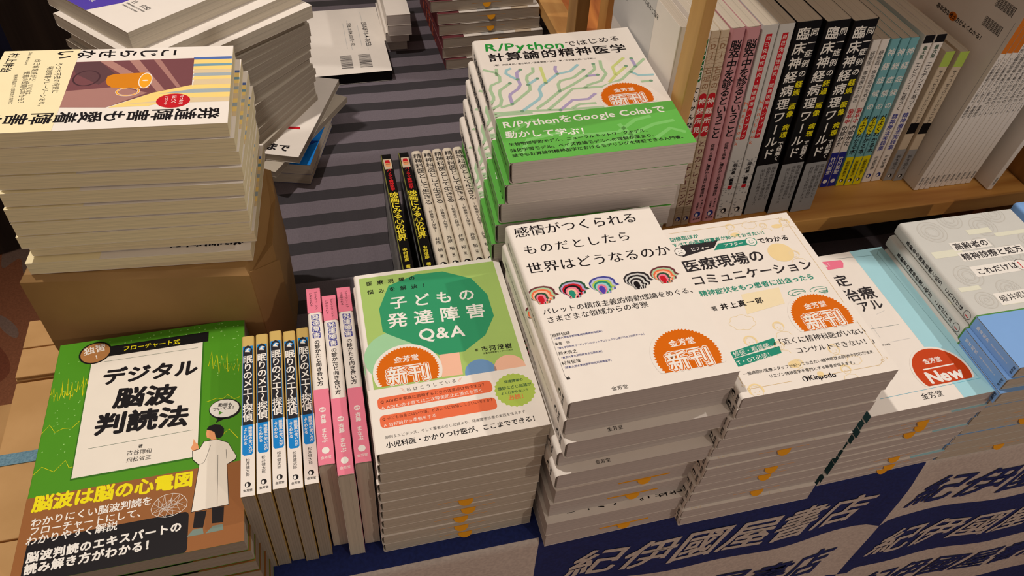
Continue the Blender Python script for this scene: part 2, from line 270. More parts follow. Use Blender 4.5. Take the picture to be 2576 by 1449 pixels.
PRINT = {
'A': [
('r',1,'brown',0,0,182,80,0),('r',2,'cream',34,92.8,140.5,232,0),('r',1.5,'shadowgreen',33,91,142,232,0),('r',2.2,'black',34,232,146,245.5,0),
('e',2.5,'black',36,239.5,15.6,14.6,0),('e',2.8,'tanbrown',36,239.5,14,13,0),('t',4,'w','独習',24.4,242.6,45.5,246.4,'b',1,1),
('t',4,'w','！',36.5,233.2,41.9,234.7,'h',1,1),('t',4,'yel','フローチャート式',62.1,239.5,118.2,237.9,'b',1,1),
('t',4,'ink','デジタル',46.5,205.3,137.3,199.6,'h',1,0.95),('t',4,'ink','脳波',61,176.2,118,170,'h',1,0.88),
('t',4,'ink','判読法',47,148,131.6,141.3,'h',1,0.9),('t',4,'ink','著',87.8,115.2,91.9,114.9,'b',1,1),('t',4,'ink','古谷博和',78.6,109.8,100.5,108,'n',1,1),
('t',4,'ink','飛松省三',78.8,102,100.5,101.1,'n',1,1),('l',3,'dgreen',0.4,[(45.5,225.6),(136,225.2)]),('l',3,'dgreen',0.4,[(44,122.1),(135.5,123.1)]),
('t',4,'yel','脳波は脳の心電図',5.8,73.2,138.3,70.4,'h',1,1),('t',4,'w','わかりにくい脳波判読を',7.4,55.1,105,55.8,'b',1,1),
('t',4,'w','フローチャートにして、',7.5,47,101.5,45.5,'b',1,1),('t',4,'w','わかりやすく解説',6.5,38.4,78.4,37.5,'b',1,1),('r',1.6,'ink',8,-0.5,136,38,4),
('t',4,'w','脳波判読のエキスパートの',9.5,23,130.9,25.1,'h',1.05,1),('t',4,'w','読み解き方がわかる！',9.6,12.6,111.4,13.8,'h',1.05,1),
('l',2,'yel',0.45,[(1.4,193),(1.3,200.7),(3,188.2),(3.1,201.4),(5.6,183.9),(5.8,192.8),(6.8,195.6),(8.7,184.7),(10,185.1),(10.6,194),(10.1,208.7),(11.8,191.5),(14.1,187.2),(13.9,196.3),(16,189),(14.6,210.8),(17.2,188.8),(19,195.2),(19.7,183),(19.3,205.1),(21.7,186.3),(22.8,195.9),(25,191.6),(24.5,205.5),(27.2,194.1),(28.7,201.5),(28.9,210.8),(30.9,185),(31.9,207),(33.7,199.6)]),
('l',2,'yel',0.45,[(147.2,198.1),(149.9,217),(151.8,193.6),(155.2,212.3),(157.7,185.4),(159.7,209.5),(163.3,189.3),(164.9,211.9),(166.1,187),(169.6,196.7),(171.6,187.5),(175.3,202.5),(176.1,184.8),(177.9,196.6)]),
('l',2,'yel',0.45,[(0.3,147.5),(6.2,156.7),(12.2,147),(18.6,150.1),(26.7,149),(32.7,156.1)]),
('l',2,'yel',0.45,[(1.1,103.8),(6.9,110.7),(17.9,103.4),(26.2,113.6),(30.2,105.2),(33.5,105)]),
('l',2,'yel',0.45,[(146.8,153.3),(156.5,156),(161.5,153.7),(166.3,157.9),(172.6,151.6),(177.5,152.9)]),
('l',2,'yel',0.45,[(157.6,109.8),(163.5,113),(168.1,117.2),(176.6,104.8)]),('e',1.2,'palegreen',69.3,248.8,0.7,0.7,0),
('e',1.2,'palegreen',87.8,249.5,0.7,0.7,0),('e',1.2,'palegreen',123.6,242.8,0.7,0.7,0),('e',1.2,'palegreen',37.8,252.5,0.7,0.7,0),
('e',1.2,'palegreen',72.3,244.9,0.7,0.7,0),('e',1.2,'palegreen',175.4,247.9,0.7,0.7,0),('e',1.2,'palegreen',153.1,248,0.7,0.7,0),
('e',1.2,'palegreen',125.5,243.9,0.7,0.7,0),('e',1.2,'palegreen',124.9,252.9,0.7,0.7,0),('e',1.2,'palegreen',109.2,251.3,0.7,0.7,0),
('e',1.2,'palegreen',130,242.8,0.7,0.7,0),('e',1.2,'palegreen',142.2,249.4,0.7,0.7,0),('e',1.2,'palegreen',78.2,242.4,0.7,0.7,0),
('e',1.2,'palegreen',157.2,247.9,0.7,0.7,0),('e',1.2,'palegreen',136.6,253,0.7,0.7,0),('e',1.2,'palegreen',136,253.5,0.7,0.7,0),
('e',1.2,'palegreen',91.3,252,0.7,0.7,0),('e',1.2,'palegreen',98.2,253.7,0.7,0.7,0),('e',1.2,'palegreen',159,243.2,0.7,0.7,0),
('e',1.2,'palegreen',55,244.7,0.7,0.7,0),('e',1.2,'palegreen',171.2,247.5,0.7,0.7,0),('e',1.2,'palegreen',123.7,245.8,0.7,0.7,0),
('e',1.2,'palegreen',107,246.8,0.7,0.7,0),('e',1.2,'palegreen',85.1,249.3,0.7,0.7,0),('e',1.2,'palegreen',117.8,253.3,0.7,0.7,0),
('e',1.2,'palegreen',131.5,253.6,0.7,0.7,0),('e',1.2,'palegreen',155.9,254.4,0.7,0.7,0),('e',1.2,'palegreen',130,244,0.7,0.7,0),
('e',1.2,'palegreen',156.5,254.1,0.7,0.7,0),('e',1.2,'palegreen',162.7,249.1,0.7,0.7,0),('e',1.2,'palegreen',135.9,244.6,0.7,0.7,0),
('e',1.2,'palegreen',152.4,249.2,0.7,0.7,0),('e',1.2,'palegreen',75.9,242.8,0.7,0.7,0),('e',1.2,'palegreen',155.6,254.4,0.7,0.7,0),
('e',1.2,'palegreen',48.4,252,0.7,0.7,0),('e',1.2,'palegreen',93.5,243.9,0.7,0.7,0),('e',1.2,'palegreen',77.1,251.6,0.7,0.7,0),
('e',1.2,'palegreen',158.2,242.6,0.7,0.7,0),('e',1.2,'palegreen',122,242.6,0.7,0.7,0),('e',1.2,'palegreen',136.6,246.1,0.7,0.7,0),
('e',1.2,'palegreen',159.3,254.3,0.7,0.7,0),('e',1.2,'palegreen',106.8,254.5,0.7,0.7,0),('e',1.2,'palegreen',79.4,243,0.7,0.7,0),
('e',1.2,'palegreen',120,242.4,0.7,0.7,0),('e',1.2,'palegreen',63.6,247.1,0.7,0.7,0),('e',1.2,'palegreen',121.5,244,0.7,0.7,0),
('e',1.2,'palegreen',5.1,219.8,0.6,0.6,0),('e',1.2,'palegreen',12.2,230.2,0.6,0.6,0),('e',1.2,'palegreen',27.3,163.4,0.6,0.6,0),
('e',1.2,'palegreen',16,179.8,0.6,0.6,0),('e',1.2,'palegreen',20.7,188.5,0.6,0.6,0),('e',1.2,'palegreen',18.5,191.3,0.6,0.6,0),
('e',1.2,'palegreen',28.5,178.3,0.6,0.6,0),('e',1.2,'palegreen',15.2,202.8,0.6,0.6,0),('e',1.2,'palegreen',10.2,154.6,0.6,0.6,0),
('e',1.2,'palegreen',29.4,179.9,0.6,0.6,0),('e',1.2,'palegreen',18.3,121.3,0.6,0.6,0),('e',1.2,'palegreen',14.8,186.7,0.6,0.6,0),
('e',1.2,'palegreen',4.5,190.8,0.6,0.6,0),('e',1.2,'palegreen',20.4,126.9,0.6,0.6,0),('e',1.2,'palegreen',20.3,173.6,0.6,0.6,0),
('e',1.2,'palegreen',21.7,160.5,0.6,0.6,0),('e',1.2,'palegreen',22.4,204.9,0.6,0.6,0),('e',1.2,'palegreen',4.6,127,0.6,0.6,0),
('e',1.2,'palegreen',21.6,230.8,0.6,0.6,0),('e',1.2,'palegreen',10.5,172.5,0.6,0.6,0),('e',1.2,'palegreen',19.4,156.8,0.6,0.6,0),
('e',1.2,'palegreen',13.5,156,0.6,0.6,0),('e',1.2,'palegreen',13.6,188.5,0.6,0.6,0),('e',1.2,'palegreen',11.8,163.4,0.6,0.6,0),
('e',1.2,'palegreen',24.1,123.1,0.6,0.6,0),('e',1.2,'palegreen',18.8,204.5,0.6,0.6,0),('e',1.2,'palegreen',12.1,145.6,0.6,0.6,0),
('e',1.2,'palegreen',24.9,147.4,0.6,0.6,0),('e',1.2,'palegreen',8.9,170.1,0.6,0.6,0),('e',1.2,'palegreen',22.1,131.7,0.6,0.6,0),
('e',1.2,'palegreen',12.4,158.4,0.6,0.6,0),('e',1.2,'palegreen',25.7,170.4,0.6,0.6,0),('e',1.2,'palegreen',26.2,139.5,0.6,0.6,0),
('e',1.2,'palegreen',12.8,194.8,0.6,0.6,0),('e',1.2,'palegreen',174.8,207.1,0.6,0.6,0),('e',1.2,'palegreen',156.3,187.3,0.6,0.6,0),
('e',1.2,'palegreen',164.8,191.4,0.6,0.6,0),('e',1.2,'palegreen',172.6,230.3,0.6,0.6,0),('e',1.2,'palegreen',155.1,196.7,0.6,0.6,0),
('e',1.2,'palegreen',172.6,218.5,0.6,0.6,0),('e',1.2,'palegreen',172.6,200.7,0.6,0.6,0),('e',1.2,'palegreen',153.6,197.5,0.6,0.6,0),
('e',1.2,'palegreen',172.2,196.3,0.6,0.6,0),('e',1.2,'palegreen',159.7,205,0.6,0.6,0),('e',1.2,'palegreen',161.8,204.6,0.6,0.6,0),
('e',1.2,'palegreen',175.8,189.4,0.6,0.6,0),('e',1.2,'palegreen',150.1,236.6,0.6,0.6,0),('e',1.2,'palegreen',174.6,239.2,0.6,0.6,0),
('e',1.2,'palegreen',162.2,237,0.6,0.6,0),('e',1.2,'palegreen',176,193.3,0.6,0.6,0),('e',1.2,'palegreen',170.9,230.2,0.6,0.6,0),
('e',1.2,'palegreen',168.6,211.1,0.6,0.6,0),('e',1.2,'palegreen',158.1,200.5,0.6,0.6,0),('e',1.2,'palegreen',156.4,184.1,0.6,0.6,0),
('e',1.2,'palegreen',166.5,197.2,0.6,0.6,0),('e',1.2,'palegreen',172.7,182.7,0.6,0.6,0),('e',1.2,'palegreen',175.3,221.6,0.6,0.6,0),
('e',1.2,'palegreen',175.9,233.8,0.6,0.6,0),
('p',3,'ink',[(179,139.9),(178.5,136.8),(177.1,134.1),(174.7,131.8),(171.7,130.1),(168.2,129.2),(164.4,129.1),(160.6,129.9),(157,131.3),(153.9,133.5),(151.5,136.1),(149.9,139.1),(149.3,142.3),(149.8,145.4),(151.1,148.2),(153.4,150.6),(156.5,152.3),(160.1,153.2),(163.9,153.4),(167.8,152.6),(171.5,151.1),(174.6,148.9),(177,146.2),(178.5,143.1)]),
('p',3,'ink',[(158.9,134),(156,126.8),(166.7,130.6)]),
('p',3.3,'w',[(177.2,141),(176.8,138.3),(175.4,135.9),(173.3,133.8),(170.5,132.4),(167.2,131.6),(163.7,131.5),(160.2,132.1),(156.9,133.3),(154.1,135.2),(151.9,137.5),(150.5,140.1),(149.9,142.8),(150.3,145.5),(151.6,148),(153.7,150),(156.5,151.5),(159.8,152.4),(163.3,152.5),(166.9,151.9),(170.3,150.6),(173.1,148.7),(175.3,146.4),(176.7,143.7)]),
('t',4,'ink','動画も',157.7,147.2,171.2,145.4,'b',1,1),('t',4,'ink','ついてる！',152.2,143,175.1,141.4,'b',1,1),
('t',4,'green','▶',158.2,137.6,163,137.1,'n',1,1),
('p',3.4,'ink',[(147.9,121),(150.1,124.3),(154.9,125.1),(160.3,123.4),(163.6,119),(163.5,113),(161.4,109.3),(158.2,108.5),(156.2,110.9),(155.1,116.1),(152.5,118.2)]),
('p',3,'skin',[(148.1,120.2),(152.4,118.5),(155.4,115.7),(156.2,110.1),(157.7,106.8),(153,107.1),(151.8,109.4),(148.4,111.6),(147.6,115.8)]),
('p',3,'skin',[(134.5,103.2),(136.1,106.5),(136.7,112.8),(138.7,108.1),(140.4,106.6),(141.8,100.9),(139.4,98.5),(135.8,100.3)]),
('p',3,'ink',[(135.9,99.6),(142.2,100.8),(145.7,108),(152,108.1),(157.7,108),(167.4,102.3),(175.5,85.3),(174.4,81.8),(167.1,78.1),(169.3,36.8),(155,36.6),(137.6,36.2),(142.3,82.6),(136.5,89.8)]),
('p',3.2,'cream',[(136.5,98.9),(142.5,100.1),(146.1,107.4),(152.1,107.5),(157.7,107.4),(167.2,101.7),(175,85.4),(173.8,82.5),(166.6,78.6),(168.7,37.4),(155,37.2),(138.2,36.7),(142.8,83),(137.1,90.1)]),
('l',3.5,'ink',0.35,[(152,102.2),(148.9,90.6),(146.8,84.7),(142.8,83.3)]),('l',3.5,'ink',0.35,[(158.7,90.5),(159.3,38.7)]),
('l',3.5,'ink',0.35,[(165.9,94.7),(166.5,84.5)]),('p',2.8,'ink',[(140.9,36),(150.7,35.5),(148.2,19.7),(139.9,21.1)]),
('p',2.8,'ink',[(155,36.6),(165.1,36.4),(164.7,21.1),(155.4,22)]),('p',3,'slate',[(135.3,14),(140.3,19.7),(148,19.2),(148.9,13.6)]),
('p',3,'slate',[(150.3,13.7),(156.3,19.5),(164.3,19.5),(164.9,13.9)]),
('l',3,'w',0.4,[(134.1,47.9),(133.5,42.8),(129.1,38.9),(123,36.6),(116.7,36.3),(110.3,38.3),(105.5,42.2),(104.3,46.8),(106,51.6),(109.4,55.9),(114.9,58.4),(121.9,58.6),(127.8,56.7),(131.7,52.9),(134.1,47.9)]),
('l',3,'w',0.25,[(134.1,47.9),(112.7,45.8)]),('l',3,'w',0.25,[(134.1,47.9),(112.7,45.8)]),('l',3,'w',0.25,[(133.5,42.8),(120.4,53.2)]),
('l',3,'w',0.25,[(133.5,42.8),(112.7,45.8)]),('l',3,'w',0.25,[(129.1,38.9),(125.1,47.6)]),('l',3,'w',0.25,[(129.1,38.9),(112.7,45.8)]),
('l',3,'w',0.25,[(123,36.6),(117.9,41.5)]),('l',3,'w',0.25,[(123,36.6),(120.4,53.2)]),('l',3,'w',0.25,[(116.7,36.3),(111.5,41)]),
('l',3,'w',0.25,[(116.7,36.3),(120.4,53.2)]),('l',3,'w',0.25,[(110.3,38.3),(112.7,45.8)]),('l',3,'w',0.25,[(110.3,38.3),(120.4,53.2)]),
('l',3,'w',0.25,[(105.5,42.2),(120.4,53.2)]),('l',3,'w',0.25,[(105.5,42.2),(125.1,47.6)]),('l',3,'w',0.25,[(104.3,46.8),(125.1,47.6)]),
('l',3,'w',0.25,[(104.3,46.8),(125.1,47.6)]),('l',3,'w',0.25,[(106,51.6),(117.9,41.5)]),('l',3,'w',0.25,[(106,51.6),(125.1,47.6)]),
('l',3,'w',0.25,[(109.4,55.9),(111.5,41)]),('l',3,'w',0.25,[(109.4,55.9),(117.9,41.5)]),('l',3,'w',0.25,[(114.9,58.4),(112.7,45.8)]),
('l',3,'w',0.25,[(114.9,58.4),(117.9,41.5)]),('l',3,'w',0.25,[(121.9,58.6),(120.4,53.2)]),('l',3,'w',0.25,[(121.9,58.6),(117.9,41.5)]),
('l',3,'w',0.25,[(127.8,56.7),(125.1,47.6)]),('l',3,'w',0.25,[(127.8,56.7),(111.5,41)]),('l',3,'w',0.25,[(131.7,52.9),(117.9,41.5)]),
('l',3,'w',0.25,[(131.7,52.9),(111.5,41)]),],
'B': [
('r',1,'lightgreen',5,66,142,205,0),('e',1.3,'palemint',30,100,30,30,0),('r',1.2,'lightgreen',5,64,5.2,205,0),
('p',2,'tealgreen',[(32.9,190.2),(61.3,200.7),(88.6,199.9),(115.5,184.5),(126.6,159.8),(127,131.1),(114,108.9),(90.9,93.1),(67.7,93.8),(42.7,114.1),(25.4,127.1),(20.4,131.8),(20.3,160.9)]),
('t',4,'ink','医療現場の',11.5,196.4,60.1,196.4,'b',1.75,1),('t',4,'ink','悩みを解決！',11.4,184.8,71.4,184.3,'b',1.75,1),
('t',4,'w','子どもの',31,166.3,114.9,163.2,'b',1.3,1),('t',4,'w','発達障害',26.1,143.8,120.3,140.5,'b',1.3,1),('t',4,'w','Q&A',52.2,121.7,96.4,119,'b',1,1),
('p',1.6,'peach',[(67.5,94),(86.1,94),(84.8,67.4),(65.8,68.2)]),('e',1.5,'softblue',101.2,66.5,14.5,15,0),('e',1.5,'peach',128.1,66.5,14.5,15,0),
('t',4,'ink','著',100.4,92.6,103.9,92.5,'n',1,1),('t',4,'ink','市河茂樹',106.6,92.5,135.4,91.7,'b',1.15,1),
('t',4,'ink','安曇地域医療センター小児科',107.3,87.4,135.3,86.7,'n',1,1),('S',5,'shinkan',37,81,28.5,0),('r',6,'cover_white',0,0,148.3,65.5,0),
('t',7,'ink','私はこうしている',33,60.2,77.6,61.8,'n',1.35,1),('l',7,'coral',0.25,[(28.3,63.4),(30.5,59)]),('l',7,'coral',0.25,[(81.6,64.1),(79.1,60.1)]),
('l',7,'coral',0.25,[(29.3,63.2),(31.5,58.8)]),('l',7,'coral',0.25,[(82.6,63.9),(80.1,59.9)]),('r',6.5,'coral',6.5,43.3,107.5,56.3,4),
('r',6.5,'coral',6.5,24.5,107.5,37.5,4),('t',7,'ink','Q ADHDを家族に説明するときの注意点は何ですか？',9,51.7,102.9,52.5,'n',1,1),
('t',7,'w','A ADHDの子育ては二次障害防止に重点を置く',9,45.4,99,47.1,'m',1,1),('t',7,'ink','Q 子ども自身にはいつ頃、どのように告知したらいいですか？',8.6,33.8,106.3,35.1,'n',1,1),
('t',7,'w','A 告知前から準備をする',8.9,27.2,54.5,28.8,'m',1,1),('t',7,'ink','原則＆エビデンス、そして筆者のさじ加減より、発達障害診療の実践を伝えます',8.8,15.2,130.1,17.4,'n',1,1),
('t',7,'ink','小児科医・かかりつけ医が、ここまでできる！',8.6,7.4,140.3,9,'b',1,1),('B',6.5,'limegreen',126.6,41.5,18.5),
('t',7,'dgreen','発達障害の',118.9,51.5,136.3,51.4,'b',1,1),('t',7,'dgreen','微妙なさじ加減が',111.7,45,142.3,44.9,'b',1,1),
('t',7,'dgreen','よくわからない方',113.3,39.4,138.4,39.5,'b',1,1),('t',7,'coral','必読！',118.8,33.9,135.9,33.8,'b',1,1),],
'C': [
('t',4,'ink','感情がつくられる',5.4,199.2,130.2,197.4,'m',1,1),('t',4,'ink','ものだとしたら',8.4,174.1,114.8,173.4,'m',1.1,1),
('t',4,'ink','世界はどうなるのか',5.4,149.8,145.3,147.2,'m',1.02,1),('H',2,0,12.2,116.6,12.2),('H',2.3,1,41.1,117.6,12.2),('H',2,2,69.1,117.1,12.2),
('H',2.3,3,101.8,116.1,12.2),('H',2,0,128.1,118,12.2),('t',4,'ink','バレットの構成主義的情動理論をめぐる、',5.7,96.1,149.6,93.8,'m',1,1),
('t',4,'ink','さまざまな領域からの考察',6.2,86.3,99.7,86.1,'m',1,1),('t',4,'ink','植野仙経',6.2,68.8,22.3,68.9,'m',1,1),
('t',4,'ink','佐藤\u3000弥',6.2,59.3,19.4,59.1,'m',1,1),('t',4,'ink','鈴木貴之',6.3,48.9,22.5,48.8,'m',1,1),('t',4,'ink','村井俊哉',6,38.6,22.5,38.8,'m',1,1),
('t',4,'navyblue','［京都大学医学部附属病院精神科神経科］',5.8,65.1,51.5,64.7,'n',1,1),
('t',4,'navyblue','［理化学研究所ガーディアンロボットプロジェクト心理プロセス研究チーム］',5.9,54.6,85.4,54.2,'n',1,1),('t',4,'navyblue','［東京大学大学院総合文化研究科］',6,44.3,44.5,43.9,'n',1,1),
('t',4,'navyblue','［京都大学大学院医学研究科精神医学］',6,33.8,49,33.5,'n',1,1),('l',2,'ink',0.2,[(5.4,71.1),(5.2,24.8)]),('t',4,'ink','編',5.5,23.3,8.7,23.4,'b',1,1),
('t',4,'ink','金芳堂',38,5.7,51.8,5.5,'m',1.1,1),('S',5,'shinkan',111.5,24.5,29,0),],
'D': [
('l',2,'gold',0.35,[(14,203),(134,203)]),('l',2,'gold',0.35,[(134,203),(137,200)]),('l',2,'gold',0.35,[(137,200),(141,197)]),
('l',2,'gold',0.35,[(141,197),(141,16)]),('l',2,'gold',0.35,[(141,16),(138,11)]),('l',2,'gold',0.35,[(138,11),(134,8)]),
('l',2,'gold',0.35,[(134,8),(60,8)]),('e',2,'gold',137,203,1.6,1.3,0.3),('e',2,'gold',141.5,199,1.6,1.3,0.3),('e',2,'gold',139,12,1.6,1.3,0.3),
('e',2,'gold',7,12,1.6,1.3,0.3),('e',2,'gold',10,8,1.6,1.3,0.3),('e',2,'gold',143,14,1.6,1.3,0.3),('l',2,'gold',0.35,[(7,14),(7,100)]),
('l',2,'gold',0.35,[(12,8),(50,8)]),('t',4,'teal','研修医ほか',11.8,193.8,42.5,194.7,'b',1,1),
('t',4,'teal','すべての医療従事者が知っておきたい！',11.3,186.2,114.1,186.3,'b',1,1),('p',2,'dark',[(19.2,184.6),(59.3,184.7),(51.3,175.2),(15.3,168.7)]),
('p',2,'teal',[(57.5,179.8),(97.4,180),(91.9,172.2),(49.6,171.4)]),('e',2.2,'ink',15.7,176,6,6,0),('e',2.5,'w',15.7,176,5.2,5.2,0),
('F',2.8,'ink',15.7,176,5,-1),('e',2.2,'teal',91.5,175.8,6,6,0),('e',2.5,'w',91.5,175.8,5.2,5.2,0),('F',2.8,'teal',91.5,175.8,5,1),
('t',4,'w','ビフォー',27,176.9,46.9,176.9,'b',1,1),('t',4,'w','アフター',61.8,176,82.8,175.8,'b',1,1),('t',4,'ink','でわかる',98.1,175.1,131.9,174.3,'b',1,1),
('t',4,'dark','医療現場の',10.1,155.7,95.7,155.8,'b',1,1),('t',4,'dark','コミュニケーション',10.6,136,136.9,134.3,'b',1,1),
('t',4,'teal','精神症状をもつ患者に出会ったら',12,118.9,130.1,118.5,'b',1,1),('t',4,'ink','著',15.3,98.9,21.3,99.1,'n',1,1),
('t',4,'ink','井上真一郎',24.4,99.7,67.7,99.9,'b',1.1,1),('S',5,'shinkan',112,69.5,28.5,0),('t',4,'ink','「近くに精神科医がいない',54.8,49.7,142.7,46.3,'m',1,1.05),
('t',4,'ink','コンサルトできない！」',68.6,37.6,147.9,34.3,'m',1,1),('p',1.8,'teal',[(11.4,48.2),(56.3,55.4),(55.3,47.7),(10.9,41.2)]),
('p',1.8,'teal',[(11,40.7),(56.9,45.5),(55.5,38.1),(11.4,31.7)]),('t',4,'w','修医・看護師、',12.7,45.3,54.6,49.2,'m',1,1),
('t',4,'w','T・OT必読！',11.8,35.8,48,39.2,'m',1,1),('t',4,'ink','一般病院の医療スタッフが知っておきたい精神症状の評価や対応方法を',12,23.4,136.5,22.8,'n',1,1),
('t',4,'ink','リエゾン精神医学を専門とする著者が伝えます。',32.8,16.8,115.7,15.4,'n',1,1),('O',3,'ink',62.4,7.9,2.6),('t',4,'ink','Kinpodo',65.4,8.4,90.6,7.1,'b',1,1),
('e',1.2,'palegold',114,155.5,13,13,0),('p',1.2,'palegold2',[(50.4,110.4),(89.8,111.7),(85.9,91.8),(45.1,86.2)]),('K',1.5,'palegold3',36.6,78.1,11),
('K',1.5,'palegold3',100.5,199.5,7),('K',1.5,'palegold3',165.1,165.1,7),('K',1.5,'palegold3',114.6,17.5,6),
('M',1.7,'palegold3',79.7,199.4,7,'palegold'),('M',1.7,'palegold3',114.3,194.9,6,'palegold3'),('M',1.7,'palegold3',138.4,195,8,'palegold'),
('M',1.7,'palegold3',126.1,149.6,8,'palegold3'),('M',1.7,'palegold3',66.9,66,8,'palegold'),('M',1.7,'palegold3',34.3,54.9,9,'palegold'),
('M',1.7,'palegold3',57.3,45.4,7,'palegold3'),('M',1.7,'palegold3',15.6,4,10,'palegold'),('M',1.7,'palegold3',103.1,31.2,8,'palegold3'),
('M',1.7,'palegold3',3,61.5,8,'palegold'),('M',1.7,'palegold3',64.4,23.6,7,'palegold3'),('M',1.7,'palegold3',102,9.1,7,'palegold'),
('e',1,'palegold',128,192.1,6,3,0),('e',1,'palegold',61,24.3,6,4,0),('e',1,'palegold',77.8,9.8,3,3,0),('e',1,'palegold',79.9,188.4,5,3,0),
('e',3,'teal',103.5,102.1,9,4,0.6),('e',3,'teal',105,100.3,7,3,0.6),('e',3,'teal',106.5,98.5,5,2,0.6),('e',3,'teal',125.8,101.2,9,4,0.6),
('e',3,'teal',127.3,99.4,7,3,0.6),('e',3,'teal',128.8,97.6,5,2,0.6),],
'E': [
('r',1,'paleaqua',105,0,148,210,0),('l',2,'dteal',0.35,[(81.9,202.3),(133.1,198.7)]),('l',2,'aqua',0.4,[(20.7,16.6),(137.4,17.3)]),
('l',2,'dteal',0.35,[(63.2,98.7),(96.3,98.4)]),('l',2,'dteal',0.25,[(136,18),(136,200)]),('l',2,'dteal',0.25,[(134,198),(141,206)]),
('p',2,'pinkrose',[(64,201),(87.2,199.5),(87.7,194.5),(83.6,187.8),(63.9,187.7)]),('t',4,'w','る！',61.6,194.6,73.8,195.4,'b',1,1),
('t',4,'dark','定',60.2,168.9,79.2,169.4,'b',1,1),('t',4,'dark','治療',59.1,147.1,98.1,147,'b',1,1),('t',4,'dark','アル',65.8,129.1,96.5,129.8,'b',1,1),
('t',4,'ink','金芳堂',62.7,9.9,87.1,9.5,'m',1.05,1),('t',4,'ink','井上博隆',61.9,76.5,71.4,76.4,'m',1,1),('S',5,'new',103.5,33,29.5,0),
('l',1.5,'palegrey',0.5,[(66.2,104.8),(65.8,85.5)]),('l',1.5,'palegrey',0.5,[(73.2,78.5),(97.5,78.8)]),
('l',1.5,'palegrey',0.5,[(80.7,116.1),(92.7,119.4)]),],
'F': [
('e',1,'greyband',30,190,17,17,1.1),('e',1.1,'coolgrey',30,190,14.8,14.8,1.1),('e',1.2,'greyband',30,190,12.6,12.6,1.1),
('e',1.3,'coolgrey',30,190,10.4,10.4,1.1),('e',1.4,'greyband',30,190,8.2,8.2,1.1),('e',1.5,'coolgrey',30,190,6,6,1.1),
('e',1,'greyband',62,205,15,15,1.1),('e',1.1,'coolgrey',62,205,12.8,12.8,1.1),('e',1.2,'greyband',62,205,10.6,10.6,1.1),
('e',1.3,'coolgrey',62,205,8.4,8.4,1.1),('e',1.4,'greyband',62,205,6.2,6.2,1.1),('e',1.5,'coolgrey',62,205,4,4,1.1),
('e',1,'greyband',95,188,16,16,1.1),('e',1.1,'coolgrey',95,188,13.8,13.8,1.1),('e',1.2,'greyband',95,188,11.6,11.6,1.1),
('e',1.3,'coolgrey',95,188,9.4,9.4,1.1),('e',1.4,'greyband',95,188,7.2,7.2,1.1),('e',1.5,'coolgrey',95,188,5,5,1.1),
('e',1,'greyband',28,120,16,16,1.1),('e',1.1,'coolgrey',28,120,13.8,13.8,1.1),('e',1.2,'greyband',28,120,11.6,11.6,1.1),
('e',1.3,'coolgrey',28,120,9.4,9.4,1.1),('e',1.4,'greyband',28,120,7.2,7.2,1.1),('e',1.5,'coolgrey',28,120,5,5,1.1),
('e',1,'greyband',60,95,14,14,1.1),('e',1.1,'coolgrey',60,95,11.8,11.8,1.1),('e',1.2,'greyband',60,95,9.6,9.6,1.1),
('e',1.3,'coolgrey',60,95,7.4,7.4,1.1),('e',1.4,'greyband',60,95,5.2,5.2,1.1),('e',1.5,'coolgrey',60,95,3,3,1.1),('e',1,'greyband',120,205,14,14,1.1),
('e',1.1,'coolgrey',120,205,11.8,11.8,1.1),('e',1.2,'greyband',120,205,9.6,9.6,1.1),('e',1.3,'coolgrey',120,205,7.4,7.4,1.1),
('e',1.4,'greyband',120,205,5.2,5.2,1.1),('e',1.5,'coolgrey',120,205,3,3,1.1),('e',1,'greyband',100,140,16,16,1.1),
('e',1.1,'coolgrey',100,140,13.8,13.8,1.1),('e',1.2,'greyband',100,140,11.6,11.6,1.1),('e',1.3,'coolgrey',100,140,9.4,9.4,1.1),
('e',1.4,'greyband',100,140,7.2,7.2,1.1),('e',1.5,'coolgrey',100,140,5,5,1.1),('e',1,'greyband',135,160,12,12,1.1),
('e',1.1,'coolgrey',135,160,9.8,9.8,1.1),('e',1.2,'greyband',135,160,7.6,7.6,1.1),('e',1.3,'coolgrey',135,160,5.4,5.4,1.1),
('e',1.4,'greyband',135,160,3.2,3.2,1.1),('e',1.5,'coolgrey',135,160,1,1,1.1),('e',1,'greyband',25,85,12,12,1.1),
('e',1.1,'coolgrey',25,85,9.8,9.8,1.1),('e',1.2,'greyband',25,85,7.6,7.6,1.1),('e',1.3,'coolgrey',25,85,5.4,5.4,1.1),
('e',1.4,'greyband',25,85,3.2,3.2,1.1),('e',1.5,'coolgrey',25,85,1,1,1.1),('e',1,'greyband',75,160,13,13,1.1),
('e',1.1,'coolgrey',75,160,10.8,10.8,1.1),('e',1.2,'greyband',75,160,8.6,8.6,1.1),('e',1.3,'coolgrey',75,160,6.4,6.4,1.1),
('e',1.4,'greyband',75,160,4.2,4.2,1.1),('e',1.5,'coolgrey',75,160,2,2,1.1),('r',1.8,'greyband2',8,150,45,160,0),
('r',1.8,'greyband2',70,178,100,186,0),('r',1.8,'greyband2',50,120,90,130,0),('r',1.8,'greyband2',5,100,30,106,0),
('r',1.8,'greyband2',100,170,145,176,0),('r',1.8,'greyband2',110,110,148,118,0),('r',1.8,'greyband2',38,75,70,82,0),
('r',2.5,'w',37.1,156.9,85,169.9,0),('r',2.5,'w',37.2,140.3,118.3,154.2,0),('r',2.5,'w',37.1,116.8,94.8,132.2,0),('r',2.5,'w',37.3,75.7,78.1,91.9,0),
('t',4,'dark','高齢者の',39.7,163.2,83.9,164.2,'b',1,1),('t',4,'dark','精神診療と処方',38.9,146.8,116.5,148.3,'b',1,1),
